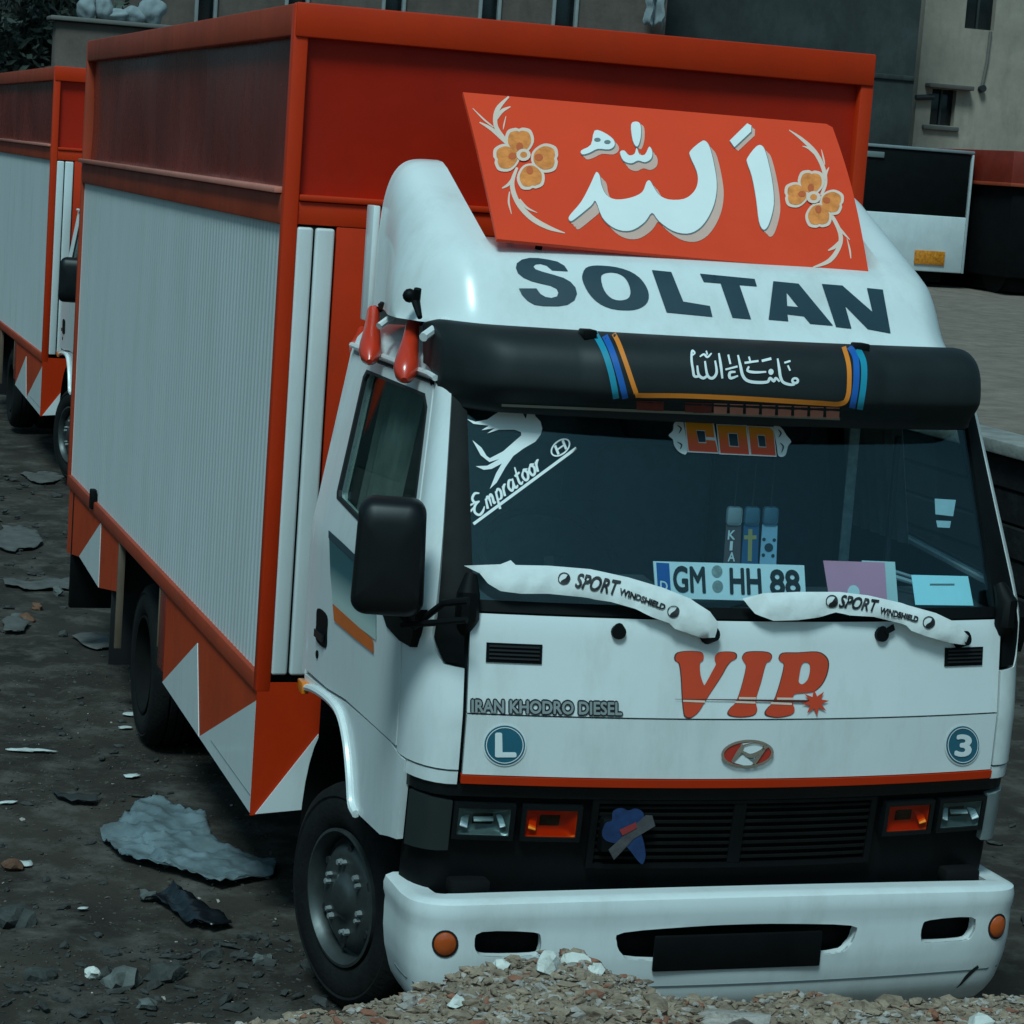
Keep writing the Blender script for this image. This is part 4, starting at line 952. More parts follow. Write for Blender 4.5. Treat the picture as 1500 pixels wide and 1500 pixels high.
tube('steering_column', [(-.47, .40, 1.35), (-.47, .52, 1.57)], [.04, .05], BLACK, truck, 10)
rwn = box('rear_window', -.55, .62, 1.478, 1.486, 1.62, 2.02, M('rear_glass_teal', (.035, .085, .11), .25, var=.2), truck, .01)
box('seat_belt', .545, .580, .60, .606, 1.50, 2.12, M('belt_grey', (.30, .33, .32), .8, var=.3, vscale=30), truck, .001)
box('grab_rail', .66, .68, .50, .52, 1.5, 2.0, INTER, truck, .008)
tube('dash_rail', [(.50, .36, 1.60), (.66, .30, 1.56), (.80, .25, 1.535)], .008, M('dash_rail', (.25, .30, .32), .4), truck, 8)
tube('dash_rail', [(.62, .36, 1.585), (.74, .31, 1.555), (.84, .29, 1.54)], .006, M('dash_rail_dark', (.2, .24, .26), .4), truck, 8)

for s in (-1, 1):
    V, F = [], []
    for k in range(25):
        y = .80 + .46 * k / 24
        for z in (1.60, 1.85, 2.08): V.append((s * (interp(S_T, z) - .075 + .012 * math.sin(k * 1.7)), y, z))
    F = [(3 * k + j, 3 * k + j + 1, 3 * k + j + 4, 3 * k + j + 3) for k in range(24) for j in range(2)]
    obj('side_fill_panel', V, F, M('fill_panel_grey', (.17, .19, .18), .9, var=.3, vscale=6), truck)  # panel added close to the glass to brighten the side window
# ---- wheels
def wheel(x, y, s, steer=0., r=.375, dual=False):
    w = bpy.data.objects.new('wheel', None); col.objects.link(w); w.parent = truck; w.empty_display_size = .2
    w.location = (x, y, r - .004); w.rotation_euler = (0, 0, steer)
    def lat(name, prof, mat, n=56, par=w):
        V, F = [], []; m = len(prof)
        for k in range(n):
            a = 2 * math.pi * k / n
            for (d, q) in prof: V.append((s * d, q * math.cos(a), q * math.sin(a)))
        for k in range(n):
            for i in range(m - 1): F.append((k * m + i, k * m + i + 1, ((k + 1) % n) * m + i + 1, ((k + 1) % n) * m + i))
        return obj(name, V, F, mat, par, 40)
    tw = .105
    t = lat('tyre', [(-tw, .22), (-tw - .012, .27), (-tw - .008, .33), (-tw + .012, r - .012), (-tw * .6, r - .001), (-.046, r), (-.044, r - .012), (-.036, r - .012), (-.034, r), (-.004, r + .001), (-.003, r - .012), (.003, r - .012), (.004, r + .001), (.034, r), (.036, r - .012), (.044, r - .012), (.046, r), (tw * .6, r - .001), (tw - .012, r - .012), (tw + .008, .33), (tw + .004, .322), (tw + .008, .315), (tw + .012, .27), (tw, .235), (tw - .012, .222)], TYRE)
    rim = lat('rim', [(tw - .008, .224), (tw + .006, .226), (tw + .006, .216), (tw - .03, .20), (-.06, .19), (-.075, .15), (-.07, .08), (-.02, .07), (-.02, .001)] if dual else [(tw - .008, .224), (tw + .008, .226), (tw + .010, .216), (tw - .004, .206), (tw - .03, .196), (.06, .198), (.052, .190), (.062, .182), (.082, .165), (.090, .150), (.092, .138), (.090, .085), (.093, .074), (.108, .062), (.114, .052), (.118, .04), (.119, .001)], STEEL if not dual else CHASSIS, 48)
    for k in range(6 if not dual else 0):
        for r_, da, q in ((.114, 0., 1.), (.114, .24, .8)):
            a = math.pi / 3 * k + .2 + da
            bm = bmesh.new(); bmesh.ops.create_cone(bm, cap_ends=True, segments=6, radius1=.012 * q, radius2=.009 * q, depth=.020, matrix=Matrix.Translation((s * .099, r_ * math.cos(a), r_ * math.sin(a))) @ Matrix.Rotation(math.pi / 2 * s, 4, 'Y'))
            obm('wheel_nut', bm, NUTM, w)
        a = math.pi / 3 * k + .55
        bm = bmesh.new(); bmesh.ops.create_cone(bm, cap_ends=True, segments=14, radius1=.014, radius2=.014, depth=.012, matrix=Matrix.Translation((s * .082, .163 * math.cos(a), .160 * math.sin(a))) @ Matrix.Rotation(math.pi / 2 * s, 4, 'Y'))
        obm('vent_hole', bm, INK, w)
    return w
wheel(-.845, .985, -1, math.radians(14)); wheel(.845, .985, 1, math.radians(14))
for s in (-1, 1): wheel(s * .91, 4.50, s, dual=True); wheel(s * .68, 4.50, s, dual=True)
# ---- running gear
for s in (-1, 1): box('chassis_rail', s * .38 - .04, s * .38 + .04, .15, 6.7, .55, .76, CHASSIS, truck, .01)
for y in (.985, 4.5): tube('axle', [(-.8, y, .375), (.8, y, .375)], .06, CHASSIS, truck, 12)
box('engine', -.34, .34, .3, 1.5, .36, .98, CHASSIS, truck, .05)
for s in (-1, 1):
    V, F = [], []
    for k in range(15):
        a = math.pi * k / 14 * .78 + .08; y, z = 1.02 + .47 * math.cos(a), .42 + .50 * math.sin(a)
        V += [(s * .97, y, z), (s * .60, y, z)]
    F = [(2 * k, 2 * k + 1, 2 * k + 3, 2 * k + 2) for k in range(14)]
    obj('wheel_well', V, F, CHASSIS, truck)
    box('inner_fender', s * .56 - .01, s * .56 + .01, 1.0, 1.7, .40, 1.0, CHASSIS, truck, .004)
box('fuel_tank', .50, .95, 2.1, 3.3, .42, .82, CHASSIS, truck, .06, 3)
box('underrun_plate', -1.08, 1.08, 6.56, 6.60, .23, .86, BLACK, truck, .01)
box('mud_flap', -1.07, -.58, 5.18, 5.20, .22, .86, GASK, truck, .004)

# ---- cargo box
W_, H_, YB, YE = 1.085, 3.253, 1.78, 6.80
ZB, ZR0, ZR1, ZT = .925, 2.505, 2.61, 3.145
box('box_floor', -W_ + .02, W_ - .02, YB + .03, YE - .02, .84, .92, CHASSIS, truck, .005)
V, F = [], []
for i in range(11):
    for j in range(21): V.append((-W_ + .03 + (2 * W_ - .06) * i / 10, YB + .03 + (YE - YB - .06) * j / 20, H_ - .02 + .012 * math.sin(math.pi * i / 10)))
F = [(i * 21 + j, i * 21 + j + 1, (i + 1) * 21 + j + 1, (i + 1) * 21 + j) for i in range(10) for j in range(20)]
obj('box_roof', V, F, WHITE_SHEET, truck)
def ribbed(name, x, ya, yb, z0, z1, s, pitch, depth, mat):
    prof = []; y = ya
    while y < yb - 1e-6:
        p = min(pitch, yb - y)
        prof += [(y, 0), (y + p * .50, 0), (y + p * .60, depth), (y + p * .90, depth)]; y += p
    prof.append((yb, 0))
    V = [];
    for (y, d) in prof: V += [(x + s * d, y, z0), (x + s * d, y, z1)]
    F = [(2 * i, 2 * i + 1, 2 * i + 3, 2 * i + 2) for i in range(len(prof) - 1)]
    return obj(name, V, F, mat, truck, 20)
for s in (-1, 1):
    ribbed('ribbed_side_sheet', s * (W_ - .016), YB + .05, YE - .03, ZB - .01, ZR0 + .01, s, .058, .0015, WHITE_SHEET)
    # upper inset panels, slightly dished sheets
    n = 4; span = (YE - YB - .09) / n
    V, F = [], []
    for i in range(61):
        for j in range(9):
            y = YB + .04 + (YE - YB - .07) * i / 60; z = ZR1 - .01 + (ZT - ZR1 + .02) * j / 8
            wv = .010 * math.sin(y * 2.6 + .5) * math.sin(math.pi * j / 8) + .006 * noise.noise(Vector((y * 2, z * 2.5, s)))
            V.append((s * (W_ - .035 + wv), y, z))
    F = [(i * 9 + j, i * 9 + j + 1, (i + 1) * 9 + j + 1, (i + 1) * 9 + j) for i in range(60) for j in range(8)]
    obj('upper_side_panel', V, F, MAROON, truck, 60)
    xo, xi = s * (W_ + .004), s * (W_ - .05)
    lo, hi = min(xo, xi), max(xo, xi)
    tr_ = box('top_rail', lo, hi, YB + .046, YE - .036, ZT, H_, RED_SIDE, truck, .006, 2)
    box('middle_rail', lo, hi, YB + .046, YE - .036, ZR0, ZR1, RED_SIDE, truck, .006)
    lo2, hi2 = min(s * (W_ + .028), s * (W_ - .03)), max(s * (W_ + .028), s * (W_ - .03))
    box('rail_ledge', lo2, hi2, YB + .05, YE - .04, ZR1 + .001, ZR1 + .022, M('ledge_highlight', (.66, .21, .15), .3, coat=.3), truck, .004)  # highlight on the ledge is put into this paler colour
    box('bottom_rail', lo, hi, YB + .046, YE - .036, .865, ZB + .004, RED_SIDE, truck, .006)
    box('corner_post', lo, hi, YB - .004, YB + .044, .865, H_, RED, truck, .008)
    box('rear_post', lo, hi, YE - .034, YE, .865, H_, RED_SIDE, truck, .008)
    # skirts with painted triangles
    xs_ = s * (W_ - .004)
    def skirt(name, poly, mat, d, th=.004):
        n = len(poly); V = [(xs_ + s * d, y, z) for y, z in poly] + [(xs_ + s * d - s * th, y, z) for y, z in poly]
        return obj(name, V, [tuple(range(n)), tuple(range(2 * n - 1, n - 1, -1))] + [(i, (i + 1) % n, n + (i + 1) % n, n + i) for i in range(n)], mat, truck)
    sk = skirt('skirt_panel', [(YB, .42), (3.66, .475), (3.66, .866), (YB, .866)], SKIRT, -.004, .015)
    for P in ([(3.655, .478), (2.93, .80), (2.80, .452)], [(2.795, .452), (1.80, .83), (1.80, .422)]):
        t = skirt('white_triangle', P, WHITE, -.001); t.parent = sk
    t = skirt('skirt_seam', [(2.55, .50), (1.80, .487), (1.80, .484), (2.55, .497)], GREY, .0005, .001); t.parent = sk
    V = [(xs_ - s * .02, 3.66, .47), (xs_ - s * .02, 3.66, .866), (xs_ - s * .16, 3.67, .866), (xs_ - s * .16, 3.67, .47)]
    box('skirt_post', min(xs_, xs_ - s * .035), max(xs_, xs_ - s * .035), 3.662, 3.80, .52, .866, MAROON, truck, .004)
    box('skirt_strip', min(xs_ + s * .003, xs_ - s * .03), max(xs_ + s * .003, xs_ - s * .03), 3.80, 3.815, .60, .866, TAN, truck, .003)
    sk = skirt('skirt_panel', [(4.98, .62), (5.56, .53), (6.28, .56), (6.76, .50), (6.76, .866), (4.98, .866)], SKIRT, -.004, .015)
    t = skirt('white_triangle', [(6.27, .565), (5.58, .875 - .02), (5.56, .532)], WHITE, -.001); t.parent = sk
    box('skirt_strip', min(xs_ + s * .003, xs_ - s * .03), max(xs_ + s * .003, xs_ - s * .03), 4.945, 4.965, .35, .866, TAN, truck, .003)
# front wall of the box
V, F = [], []
for i in range(31):
    for j in range(11):
        x = -W_ + .04 + (2 * W_ - .08) * i / 30; z = ZR0 + .04 + (ZT - ZR0 - .03) * j / 10
        V.append((x, YB + .035 + .006 * math.sin(x * 5) * math.sin(math.pi * j / 10), z))
F = [(i * 11 + j, i * 11 + j + 1, (i + 1) * 11 + j + 1, (i + 1) * 11 + j) for i in range(30) for j in range(10)]
obj('upper_front_panel', V, F, RED_DEEP, truck, 60)
box('front_top_rail', -W_ + .002, W_ - .002, YB - .012, YB + .05, ZT - .003, H_ + .004, RED, truck, .006, 2)
box('front_middle_rail', -W_ + .05, W_ - .05, YB + .006, YB + .05, ZR0 + .005, ZR1 - .022, RED, truck, .003)
box('front_rail_ridge', -W_ + .05, W_ - .05, YB - .006, YB + .05, ZR1 - .02, ZR1 + .002, RED, truck, .006)
box('front_sheet', -.895, W_ - .05, YB + .008, YB + .03, .90, ZR0 + .004, RED, truck, .004)
for k, (a, b) in enumerate(((-1.036, -.978), (-.970, -.903))):
    box('front_white_strip', a, b, YB - .004 - .004 * k, YB + .03, .926, ZR0 - .004, WHITE_SHEET, truck, .010, 3)
box('front_strip_backing', -1.04, -.90, YB + .012, YB + .04, .926, ZR0, CHASSIS, truck, .003)
for s in (-1, 1):
    P = [(s * (W_ - .002), .418), (s * .85, .44), (s * .85, .90), (s * (W_ - .002), .90)]
    def face(poly, y, mat, nm, par):
        n = len(poly); V = [(x, y, z) for x, z in poly] + [(x, y + .006, z) for x, z in poly]
        return obj(nm, V, [tuple(range(n)), tuple(range(2 * n - 1, n - 1, -1))] + [(i, (i + 1) % n, n + (i + 1) % n, n + i) for i in range(n)], mat, par)
    fsk = face(P, YB - .002, RED, 'front_skirt', truck)
    face([(s * 1.065, .425), (s * .853, .442), (s * .853, .715)], YB - .010, WHITE, 'white_triangle', fsk)
box('rail_clip', -W_ - .02, -W_ + .01, 5.78, 5.84, .89, .99, BLACK, truck, .006)
box('rear_wall', -W_ + .05, W_ - .05, YE - .03, YE - .012, .90, H_ - .03, WHITE_SHEET, truck, .004)

# ================================================================== things shown behind the windscreen
PLATE = M('plate_white', (.84, .88, .88), .4, var=.04)
def flat_board(name, quad, th, mat, label, cat, group=None):
    nrm = (quad[1] - quad[0]).cross(quad[3] - quad[0]).normalized()
    if nrm.y > 0: nrm = -nrm
    V = [q for q in quad] + [q - nrm * th for q in quad]
    o = obj(name, V, [(0, 1, 2, 3), (7, 6, 5, 4)] + [(i, (i + 1) % 4, 4 + (i + 1) % 4, 4 + i) for i in range(4)], mat)
    if label: tag(o, label, cat, group)
    return o, nrm
def quadpx(P, y): return [at(*p, 1, y) for p in P]
yq = .115
pl, nrm = flat_board('display_plate', [at(961, 876, 1, yq), at(1181, 882, 1, yq + .01), at(1178, 828, 1, yq + .03), at(957, 822, 1, yq + .02)], .004, PLATE, 'white number plate reading GM HH 88 standing on the dashboard behind the windscreen', 'number plate')
pt = bvh(pl); pm = lambda x, y: drape(x, y, pt, .0015)
decal('plate_blue_band', [[(961, 824), (980, 825), (983, 875), (964, 874)]], pt, M('plate_blue', (.01, .10, .36), .4), pl, off=.001)
text_on('plate_letters', 'GM', [(987, 866), (1033, 868), (1031, 831), (986, 830)], pm, INK, pl, bold=.03)
text_on('plate_letters', 'HH', [(1070, 869), (1115, 870), (1113, 834), (1069, 833)], pm, INK, pl, bold=.03)
text_on('plate_digits', '88', [(1129, 870), (1172, 871), (1169, 836), (1128, 835)], pm, INK, pl, bold=.03)
text_on('plate_country_letter', 'D', [(967, 864), (978, 865), (977, 852), (967, 851)], pm, STK_W, pl, bold=.02)
for q in ((1050, 837), (1051, 859)): decal('plate_seal', [ell(q[0], q[1], 8, 9, 18)], pt, M('seal_grey', (.30, .32, .30), .5, var=.3, vscale=60), pl, off=.0015, res=6)
c1, nrm = flat_board('dashboard_card', [at(1216, 884, 1, .13), at(1300, 888, 1, .14), at(1296, 824, 1, .17), at(1206, 821, 1, .16)], .002, M('card_pink', (.78, .30, .42), .6, var=.05), 'pink card with a small white emblem lying on the dashboard', 'card')
ct = bvh(c1); decal('card_emblem', [ell(1250, 868, 9, 11, 16)], ct, STK_W, c1, off=.001, res=5)
flat_board('white_card', [at(1290, 888, 1, .150), at(1316, 889, 1, .155), at(1311, 823, 1, .185), at(1262, 821, 1, .180)], .002, M('card_white', (.62, .72, .70), .6, var=.05), 'white printed card tucked behind the pink card on the dashboard', 'card')
c2, nrm = flat_board('blue_paper', [at(1341, 886, 1, .17), at(1426, 887, 1, .19), at(1418, 844, 1, .24), at(1335, 842, 1, .22)], .001, M('paper_blue', (.50, .84, .88), .7, var=.04), 'pale blue slip of paper at the end of the dashboard', 'paper')
ct = bvh(c2); decal('paper_print', [[(1362, 855), (1398, 855), (1398, 857.5), (1362, 857.5)]], ct, GREY, c2, off=.001)
for k, (px, mt, lab) in enumerate(((1073, M('pennant_brown', (.10, .075, .08), .7), 'brown pennant with white letters hanging over the dashboard'), (1099, M('pennant_blue', (.02, .10, .22), .7), 'dark blue pennant with a gold cross hanging over the dashboard'), (1126, M('pennant_pale', (.30, .48, .62), .7), 'pale blue pennant with dark dots hanging over the dashboard'))):
    y = .30
    pn, nrm = flat_board('hanging_pennant', [at(px - 13, 826, 1, y), at(px + 11, 828, 1, y), at(px + 13, 768 if k < 2 else 770, 1, y), at(px - 9, 768, 1, y)], .003, mt, lab, 'pennant', 'pennants hanging behind the windscreen')
    ptt = bvh(pn); f = lambda x, yy: drape(x, yy, ptt, .001)
    if k == 0:
        for i, ch in enumerate('KIA'): text_on('pennant_letter', ch, [(px - 7 + 3 * (i == 1), 790 + i * 16), (px + 3 - 4 * (i == 1), 790 + i * 16), (px + 4 - 4 * (i == 1), 777 + i * 16), (px - 6 + 3 * (i == 1), 777 + i * 16)], f, STK_W, pn, bold=.02)
    elif k == 1:
        decal('gold_cross', [stroke([(px, 775), (px - 1, 822)], 6, sm=False), stroke([(px - 9, 787), (px + 9, 787)], 6, sm=False)], ptt, M('gold', (.40, .32, .12), .5), pn, off=.001, res=6)
    else:
        for q in ((0, 802, 6.5), (-7, 790, 2.6), (8, 791, 2.6), (-8, 813, 2.6), (6, 814, 2.6)): decal('pennant_dot', [ell(px + q[0], q[1], q[2], q[2], 14)], ptt, NAVY, pn, off=.001, res=5)
    top = at(px + 1, 768, 1, y)
    box('pennant_top', top.x - .024, top.x + .026, y - .006, y + .006, top.z - .002, top.z + .055, M('pennant_tab', (.30, .34, .36) if k == 0 else (.06, .14, .20), .6), pn, .01)
    tube('pennant_cord', [top + Vector((0, 0, .05)), Vector((top.x, y, 2.12))], .0025, INK, pn, 6)

# ================================================================== second truck behind the first
def copy_tree(o, parent=None, keep=None):
    c = o.copy(); col.objects.link(c)
    if parent: c.parent = parent
    for ch in o.children:
        if keep is None or keep(ch): copy_tree(ch, c, None)
    return c
skip = ('sign_board', 'wind_deflector', 'sun_visor', 'horn', 'wiper', 'seat', 'steering', 'dash', 'windscreen.', 'pennant', 'grab')
t2 = copy_tree(truck, None, lambda ch: not ch.name.startswith(skip))
t2.location = (.70, 11.9, .03)
tag(t2, 'second white and red box truck parked nose in behind the SOLTAN truck', 'truck')
for o in list(t2.children_recursive):
    if o.name.startswith(('letter', 'star_mark', 'maker', 'round_badge', 'badge', 'painted', 'bird', 'script', 'sticker', 'blue_flower', 'monogram', 'ornament', 'small_sticker')): bpy.data.objects.remove(o)

# ================================================================== litter and loose stones
def crumple(name, outline, hgt, mat, label, cat, seed, res=.03, freq=7., z0=.012):
    v2, T = tri2d([outline], (), res)
    V = []
    for x, y in v2:
        n = noise.ridged_multi_fractal(Vector((x * freq, y * freq, seed)), .8, 2.1, 4, 1., 2.) * .35
        V.append((x, y, ground_z(x, y) + z0 + hgt * max(0, n) ** 1.3))
    o = obj(name, V, T, mat, recalc=False, sharp=50)
    m = o.modifiers.new('s', 'SOLIDIFY'); m.thickness = .003
    return tag(o, label, cat)
gp = lambda P: [tuple(at(*q, 2, .02)[:2]) for q in P]
PLAS = M('plastic_sheet', (.125, .16, .175), .3, var=.4, vscale=5, spec=.6, dirt=.85, dirtc=(.06, .06, .055))
crumple('plastic_sheet', gp([(147, 1212), (165, 1200), (185, 1192), (205, 1173), (238, 1170), (300, 1196), (308, 1225), (330, 1240), (405, 1262), (400, 1278), (322, 1296), (270, 1280), (180, 1248), (158, 1232)]), .075, PLAS, 'crumpled sheet of pale plastic lying on the dirt beside the truck', 'plastic sheet', 3., .014, 5.2)
crumple('black_bag', gp([(205, 1300), (250, 1290), (285, 1315), (325, 1335), (340, 1350), (310, 1358), (270, 1340), (235, 1310)]), .05, M('black_bag', (.008, .010, .013), .3, var=.3), 'torn black plastic bag lying in front of the pale sheet', 'plastic bag', 8., .022, 9.)
crumple('dark_rag', gp([(75, 1152), (100, 1160), (140, 1165), (150, 1155), (140, 1172), (105, 1172), (85, 1164)]), .04, M('dark_rag', (.02, .022, .022), .8), 'dark twisted rag on the dirt', 'rag', 5., .03, 9.)
SCR = M('paper_scrap', (.52, .53, .51), .7, var=.1)
for k, (a, b, r, lab) in enumerate(((35, 1254, .035, 'white scrap of paper with one squared corner on the dirt'), (194, 1134, .03, 'thin white scrap lying past the pale plastic sheet'), (192, 1042, .04, 'pale scrap beside the rear wheel'), (122, 1321, .018, 'small white chip between the scrap and the black bag'), (50, 1093, .06, 'long pale splinter of board lying on the dirt'), (185, 1062, .03, 'little pale scrap close to the rear tyre'), (12, 1170, .03, 'pale scrap beside the dark rag'))):
    c = at(a, b, 2, .015); pts = []
    n = 7
    for i in range(n):
        t = 2 * math.pi * i / n; q = r * random.uniform(.7, 1.2); pts.append((c.x + q * math.cos(t) * (2.2 if 'long' in lab else 1.2), c.y + q * math.sin(t) * (.5 if 'long' in lab else 1)))
    crumple('paper_scrap', pts, .015, SCR, lab, 'scrap', k * 2.3, .02, 14., .008)
for k, (P, lab, h) in enumerate((([(0, 768), (30, 765), (55, 778), (62, 792), (30, 800), (0, 796)], 'pale flattened sack trodden into the dirt behind the truck', .03), ([(0, 838), (40, 842), (90, 838), (108, 846), (70, 855), (20, 852)], 'long pale strip of plastic lying across the dirt', .03), ([(30, 690), (70, 685), (95, 694), (60, 702)], 'grey scrap of sheeting near the tail of the truck', .03), ([(5, 905), (28, 898), (40, 912), (15, 922)], 'small pale scrap of cloth on the dirt', .04), ([(110, 800 + 130), (150, 925), (190, 935), (185, 945), (130, 946)], 'dusty pale film lying by the rear flap', .02))):
    P = [(x + random.uniform(-7, 7), y + random.uniform(-2.5, 2.5)) for x, y in closed_curve(P, 3)]
    crumple('litter_sheet', gp(P), h, M('dusty_sheet', (.085, .08, .075), .8, var=.35, vscale=9), lab, 'litter', 11. + k, .03, 8.)
STON = [M('stone_grey', (.11, .115, .11), .9, var=.4, vscale=12, bump=.5, bscale=30, spec=.2), M('stone_rust', (.14, .07, .045), .9, var=.4, vscale=12, bump=.5, bscale=30, spec=.2), ST_W, M('stone_dark', (.05, .052, .05), .9, var=.4, vscale=12, bump=.5, bscale=30, spec=.2)]
def stone(p, r, m, lab, sq=(1, .8, .6), cat='stone', group=None):
    bm = bmesh.new(); bmesh.ops.create_icosphere(bm, subdivisions=2, radius=1)
    sd_ = random.uniform(0, 50)
    for v in bm.verts:
        n = noise.noise(v.co * 1.3 + Vector((sd_, 0, 0))) * .5 + noise.cell(v.co * 1.5 + Vector((0, sd_, 0))) * .22
        v.co = v.co * (1 + n); v.co = Vector((v.co.x * sq[0] * r, v.co.y * sq[1] * r, v.co.z * sq[2] * r))
    o = obm('loose_stone', bm, m, None, 25); o.location = p + Vector((0, 0, r * sq[2] * .35)); o.rotation_euler = (random.uniform(-.3, .3), random.uniform(-.3, .3), random.uniform(0, 6))
    return tag(o, lab, cat, group)
for (a, b, r, mi, lab) in ((136, 1424, .038, 2, 'white stone beside a grey lump of dirt at the foot of the rubble bank'), (178, 1432, .085, 0, 'grey flat lump of stone next to the white stone'), (240, 1425, .075, 3, 'dark rounded lump of stone between grey lump and front wheel'), (215, 1470, .05, 0, 'grey pebble below the dark rounded lump'), (25, 1345, .10, 3, 'dark broken slab of stone with a chipped edge at the yard side'), (60, 1430, .075, 3, 'dark blunt stone beside the rubble bank'), (38, 905, .06, 1, 'rusty brown stone on the dirt behind the truck'), (55, 888, .05, 1, 'thin rusty brown stone next to the brown one'), (85, 865, .05, 0, 'grey stone by the truck tail'), (20, 1265, .05, 1, 'red brown shard beside the white paper scrap'), (215, 1310, .04, 0, 'grey stone touching the black bag'), (310, 1395, .045, 3, 'dark stone just behind the front wheel'), (385, 1405, .05, 0, 'grey stone close to the front tyre')):
    stone(at(a, b, 2, 0.0) - Vector((0, 0, r * .25)), r * .8, STON[mi], lab)
def bstone(a, b, y, r, m, lab, sq):
    q = at(a, b, 1, y); z = bank_z(q.x, y)
    stone(Vector((q.x, y, z)), r, m, lab, sq)
for (a, b, y, r, m, lab, sq) in ((805, 1432, -.98, .036, ST_W, 'white blocky stone on the crest of the rubble bank', (1, .8, .9)), (842, 1414, -.95, .034, ST_W, 'flat white flake lying on top of the bank crest', (1.2, .7, .4)), (675, 1445, -1.0, .036, ST_W, 'long white flake of plaster on the slope of the bank', (1.4, .6, .3)), (1440, 1485, -1.1, .060, ST_W, 'white broken concrete lump with notches on the rubble bank', (1.5, .7, .55)), (738, 1398, -.92, .022, ST_W, 'small white peak of stone in front of the bumper slot', (1, .8, .9)), (1060, 1472, -1.05, .085, ST_B, 'large pale grey slab of rubble below the bumper middle', (1.5, .9, .35)), (1150, 1490, -1.15, .05, ST_B, 'pale grey stone beside the large slab', (1.2, .9, .5)), (600, 1452, -.95, .022, ST_B, 'small pale stone at the edge of the bank near the tyre', (1, .8, .7)), (870, 1430, -1.0, .024, ST_W, 'white chip below the flat flake', (1.2, .8, .5)), (1265, 1462, -1.0, .03, ST_A, 'brown stone on the bank under the bumper', (1.2, .8, .7)), (960, 1478, -1.1, .035, ST_A, 'brown angular stone left of the pale slab', (1.2, .8, .7))):
    bstone(a, b, y, r, m, lab, sq)

# ================================================================== vehicles on the upper yard
def rel(o, root): o.parent = root; o.matrix_parent_inverse = Matrix.Translation(-root.location); return o
bus = thing('trailer', 'white and black box trailer seen from its rear with a yellow number plate', 'trailer', (16.2, 33, 1.15))
bus.rotation_euler = (0, 0, 0)
L0, L1 = 15.2, 17.76
rel(box('rear_lower_panel', L0, L1 - .02, 32.0, 32.06, 1.44, 2.41, M('trailer_white', (.62, .66, .67), .5, var=.08, vscale=3, dirt=.3, dirtc=(.3, .28, .25)), None, .02), bus)
rel(box('rear_upper_panel', L0, L1 - .04, 32.01, 32.05, 2.425, 3.50, M('trailer_black', (.004, .005, .0055), .6, var=.3, spec=.12), None, .01), bus)
rel(box('roof_edge', L0 - .02, L1 + .02, 31.98, 38, 3.505, 3.56, M('trailer_grey', (.20, .23, .24), .5), None, .015), bus)
rel(box('corner_post', L1 - .018, L1 + .02, 31.99, 32.07, 1.44, 3.50, M('trailer_post', (.42, .45, .46), .5), None, .006), bus)
rel(box('body', L0 + .02, L1 - .02, 32.07, 38, 1.5, 3.49, M('trailer_body', (.03, .032, .034), .6), None, .02), bus)
pq = box('number_plate', 16.80, 17.38, 31.97, 31.995, 1.56, 1.80, M('plate_yellow', (.62, .20, .012), .5, var=.45, vscale=22), None, .006); rel(pq, bus)
rel(box('marker_lamp', L0 + .35, L0 + .85, 31.98, 32.005, 3.33, 3.43, M('marker_grey', (.16, .19, .19), .4), None, .01), bus)
for k in range(2): rel(box('tail_mark', 16.42 + .14 * k, 16.48 + .14 * k, 31.985, 32.0, 1.49, 1.58, INK, None, .004), bus)
rel(box('chassis', L0 + .3, L1 - .3, 32.2, 38, 1.25, 1.5, CHASSIS, None, .02), bus)
for x in (L0 + .32, L1 - .32):
    for y in (33.2,):
        V, F = tubev([(x - .14, y, 1.15 + .48), (x + .14, y, 1.15 + .48)], .48, 20); rel(obj('wheel', V, F, TYRE), bus)
dtk = thing('dark_truck', 'dark box truck with a red band along its top edge beside the white trailer', 'truck', (20, 32, 1.15))
rel(box('side_panel', 17.98, 22.5, 30.9, 36, 1.45, 3.02, M('dark_tarp', (.004, .0045, .005), .8, var=.3, spec=.08), None, .03), dtk)
rel(box('red_band', 17.90, 22.58, 30.84, 36.05, 3.03, 3.60, M('red_band_paint', (.20, .018, .008), .45, var=.2), None, .02), dtk)
rel(box('band_ledge', 17.88, 22.6, 30.80, 36.07, 3.0, 3.06, M('red_ledge', (.32, .05, .02), .4), None, .01), dtk)
rel(box('band_strap', 18.72, 18.78, 30.825, 30.84, 3.06, 3.58, INK, None, .004), dtk)
rel(box('chassis', 18.2, 22.2, 31.1, 36, 1.2, 1.45, CHASSIS, None, .03), dtk)
for y in (31.6, 34.8):
    for x in (18.3, 22.1):
        V, F = tubev([(x - .14, y, 1.15 + .45), (x + .14, y, 1.15 + .45)], .45, 20); rel(obj('wheel', V, F, TYRE), dtk)

